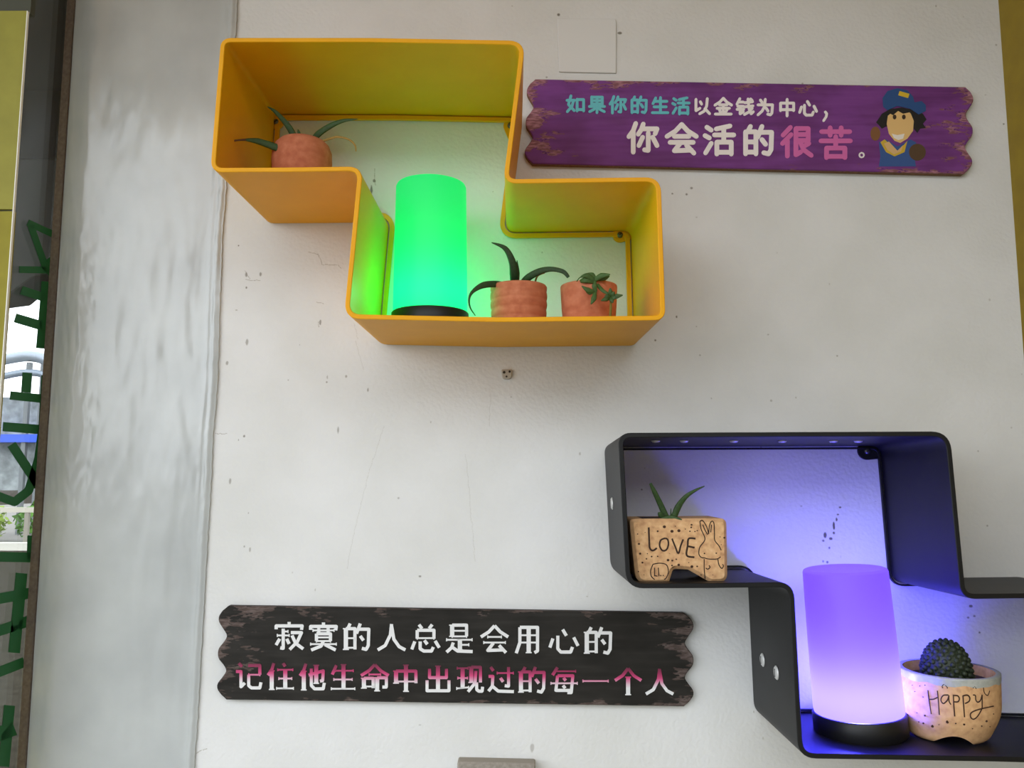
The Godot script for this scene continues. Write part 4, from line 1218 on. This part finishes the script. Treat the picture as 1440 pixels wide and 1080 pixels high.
	# the word and the pits lie on the curved face: each point of the drawing is carried to the body's surface
	var on_face := func(px: float, py: float) -> Vector3:
		var ray := sight(px, py)
		var t_hit := 0.85
		for k in 400:
			var p := EYE + ray * t_hit - root.position
			var rr: float = radius.call(clampf(p.y / h, 0.0, 1.0))
			var mid: float = lean * (p.y / h) - lean
			if Vector2(p.x - mid, p.z).length() < rr:
				return p + Vector3(p.x - mid, 0, p.z).normalized() * 0.0007
			t_hit += 0.0007
		return EYE + ray * 1.0 - root.position
	var ink := paint(Color(0.24, 0.14, 0.08), 0.8)
	var word := func(called: String, lines: Array, w: float) -> void:
		var st3 := begin()
		for l in lines:
			var pts := []
			for k in range(0, l.size(), 2):
				pts.append(on_face.call(1280.0 + l[k] / 9.0, 960.0 + l[k + 1] / 9.0))
			add_tube(st3, pts, [w], 0.5, Vector3.BACK, 6, 4)
		part(called, st3.commit(), ink, root)
	word.call("letter", [[228, 95, 240, 210, 270, 395], [345, 100, 358, 220, 370, 405], [240, 210, 300, 206, 355, 180]], 0.00075)
	word.call("letter", [[485, 155, 420, 160, 390, 215, 420, 262, 470, 220, 490, 160], [488, 160, 492, 230, 515, 275]], 0.0008)
	word.call("letter", [[545, 150, 552, 290, 562, 425], [548, 160, 600, 165, 620, 205, 600, 240, 552, 240]], 0.0008)
	word.call("letter", [[665, 160, 675, 300, 686, 435], [668, 165, 720, 155, 750, 190, 740, 235, 690, 262]], 0.0008)
	word.call("letter", [[790, 155, 820, 160, 825, 215, 850, 245, 885, 220, 905, 150], [905, 150, 905, 260, 900, 330, 850, 420, 800, 460, 765, 440, 760, 390, 810, 355, 910, 325, 1050, 295]], 0.0007)
	for wave in [[400, 50, 430, 20, 470, 60], [790, 70, 810, 45, 830, 75], [920, 60, 935, 130, 975, 160, 1000, 100]]:
		word.call("engraved_wave", [wave], 0.0005)
	var pits := begin()
	for p in [[190, 415, 14], [170, 512, 13], [285, 550, 20], [365, 530, 7], [473, 495, 22], [575, 515, 10], [680, 527, 14], [785, 580, 8], [960, 485, 15], [900, 548, 10], [1003, 555, 7], [1048, 395, 8], [115, 495, 9], [90, 380, 7], [165, 180, 7], [125, 40, 8], [190, 30, 7], [30, 30, 6], [60, 110, 6], [855, 40, 7], [410, 60, 9], [470, 65, 8]]:
		var q: Vector3 = on_face.call(1280.0 + p[0] / 9.0, 960.0 + p[1] / 9.0)
		var rr: float = p[2] / 9.0 * 0.00088
		add_blob(pits, q, Vector3(rr, rr * 0.85, 0.0004))
	part("pits", pits.commit(), paint(Color(0.26, 0.16, 0.10), 0.9), root).set_meta("kind", "stuff")
	# cactus: a dome of knobs set in spirals
	var cactus := begin()
	var cr := (at(1366, 935, z) - at(1299, 935, z)).length() / 2.0
	var centre := Vector3(at(1333, 940, z).x - root.position.x, h - 0.008, -0.004)
	var ch := 0.043
	add_lathe_at(cactus, centre, [Vector2(cr * 0.86, 0), Vector2(cr * 0.90, ch * 0.3), Vector2(cr * 0.80, ch * 0.6), Vector2(cr * 0.5, ch * 0.86), Vector2(0, ch * 0.93)])
	for k in 120:
		var f := (k + 0.5) / 120.0
		var up := 1.0 - f
		var a := k * 2.39996
		var ring_r := sqrt(1.0 - pow(up, 2.2)) * cr * 0.92
		var p := centre + Vector3(ring_r * sin(a), ch * 0.94 * up, ring_r * cos(a))
		var out := Vector3(sin(a) * ring_r, up * ch * 0.9, cos(a) * ring_r).normalized()
		knob(cactus, p, out, 0.0034)
	part("cactus", cactus.commit(), grained([[0.0, Color(0.10, 0.12, 0.09)], [0.6, Color(0.18, 0.22, 0.14)], [1.0, Color(0.30, 0.33, 0.20)]], 0.05, 18.0, 0.6), root)

func add_lathe_at(st: SurfaceTool, c: Vector3, profile: Array) -> void:
	var sides := 24
	for k in profile.size() - 1:
		for s in sides:
			var p := []
			for q in [[k, s], [k, s + 1], [k + 1, s + 1], [k + 1, s]]:
				var a: float = TAU * q[1] / sides
				p.append(c + Vector3(profile[q[0]].x * sin(a), profile[q[0]].y, profile[q[0]].x * cos(a)))
			var out: Vector3 = (p[0] + p[2]) / 2.0 - c
			if k == profile.size() - 2:
				var n := out.normalized()
				tri(st, [p[0], p[1], p[2]], [n, n, n])
			else:
				flat_quad(st, p[0], p[1], p[2], p[3], out)

func knob(st: SurfaceTool, c: Vector3, out: Vector3, r: float) -> void:
	var x := out.cross(Vector3(0.3, 0.1, 0.9)).normalized()
	var y := out.cross(x).normalized()
	for i in 3:
		for j in 7:
			var p := []
			var n := []
			for q in [[i, j], [i + 1, j], [i + 1, j + 1], [i, j + 1]]:
				var a: float = PI * 0.55 * q[0] / 3.0
				var b: float = TAU * q[1] / 7.0
				var v := x * sin(a) * cos(b) + y * sin(a) * sin(b) + out * cos(a) * 1.25
				p.append(c + v * r)
				n.append(v.normalized())
			if i == 0:
				tri(st, [p[0], p[1], p[2]], [n[0], n[1], n[2]])
			else:
				quad(st, p, n)

# ---------------------------------------------------------------- small things on the wall
func build_wall_bits() -> void:
	var plaster := paint(Color(0.880, 0.880, 0.872), 0.6)
	var loop := rounded(flat2([[784, 25.5], [867, 26], [867, 102.5], [786, 100.5]], 0.003), [0.002, 0.006, 0.002, 0.002])
	var plate := part("cover_plate", slab(loop, 0.0002, 0.0022, 0.0009, plaster, paint(Color(0.60, 0.56, 0.48), 0.8)), null, self)
	tag(plate, "square blank cover plate painted over in the wall colour above the purple sign", "cover plate")
	var hook := thing("wall_plug", "small whitish plastic plug with three holes below the yellow shelf", "wall plug", at(713, 524, 0.0))
	var hl := rounded(flat2([[704.5, 520], [720.5, 519.5], [719.5, 533], [706.5, 533]], 0.004), [0.002, 0.002, 0.005, 0.005])
	for k in hl.size():
		hl[k] -= Vector2(hook.position.x, hook.position.y)
	part("body", slab(hl, 0.0002, 0.0055, 0.0012, paint(Color(0.74, 0.70, 0.64), 0.5), paint(Color(0.62, 0.58, 0.52), 0.5)), null, hook)
	for p in [[709, 523.5, 0.0020], [716.7, 522.5, 0.0017], [712.3, 529.5, 0.0014]]:
		var q := at(p[0], p[1], 0.0056) - hook.position
		var hole := part("hole", lathe([Vector2(p[2], 0.0), Vector2(p[2], 0.0003), Vector2(0, 0.0003)], 12), paint(Color(0.24, 0.20, 0.15), 0.9), hook)
		hole.position = q
		hole.rotation.x = PI / 2.0
	# the top of a box that just comes into the picture below
	var a := at(643, 1071.5, 0.02)
	var b := at(753, 1076, 0.02)
	var bl := rounded([Vector2(a.x, a.y), Vector2(b.x, a.y - 0.002), Vector2(b.x, a.y - 0.09), Vector2(a.x, a.y - 0.09)], [0.003])
	var low := part("junction_box", slab(bl, 0.0005, 0.02, 0.002, grained([[0.0, Color(0.52, 0.49, 0.45)], [1.0, Color(0.64, 0.61, 0.57)]], 0.03, 10.0, 0.7), paint(Color(0.58, 0.55, 0.50), 0.7)), null, self)
	tag(low, "top edge of a grey-brown box on the wall at the bottom of the picture", "box")
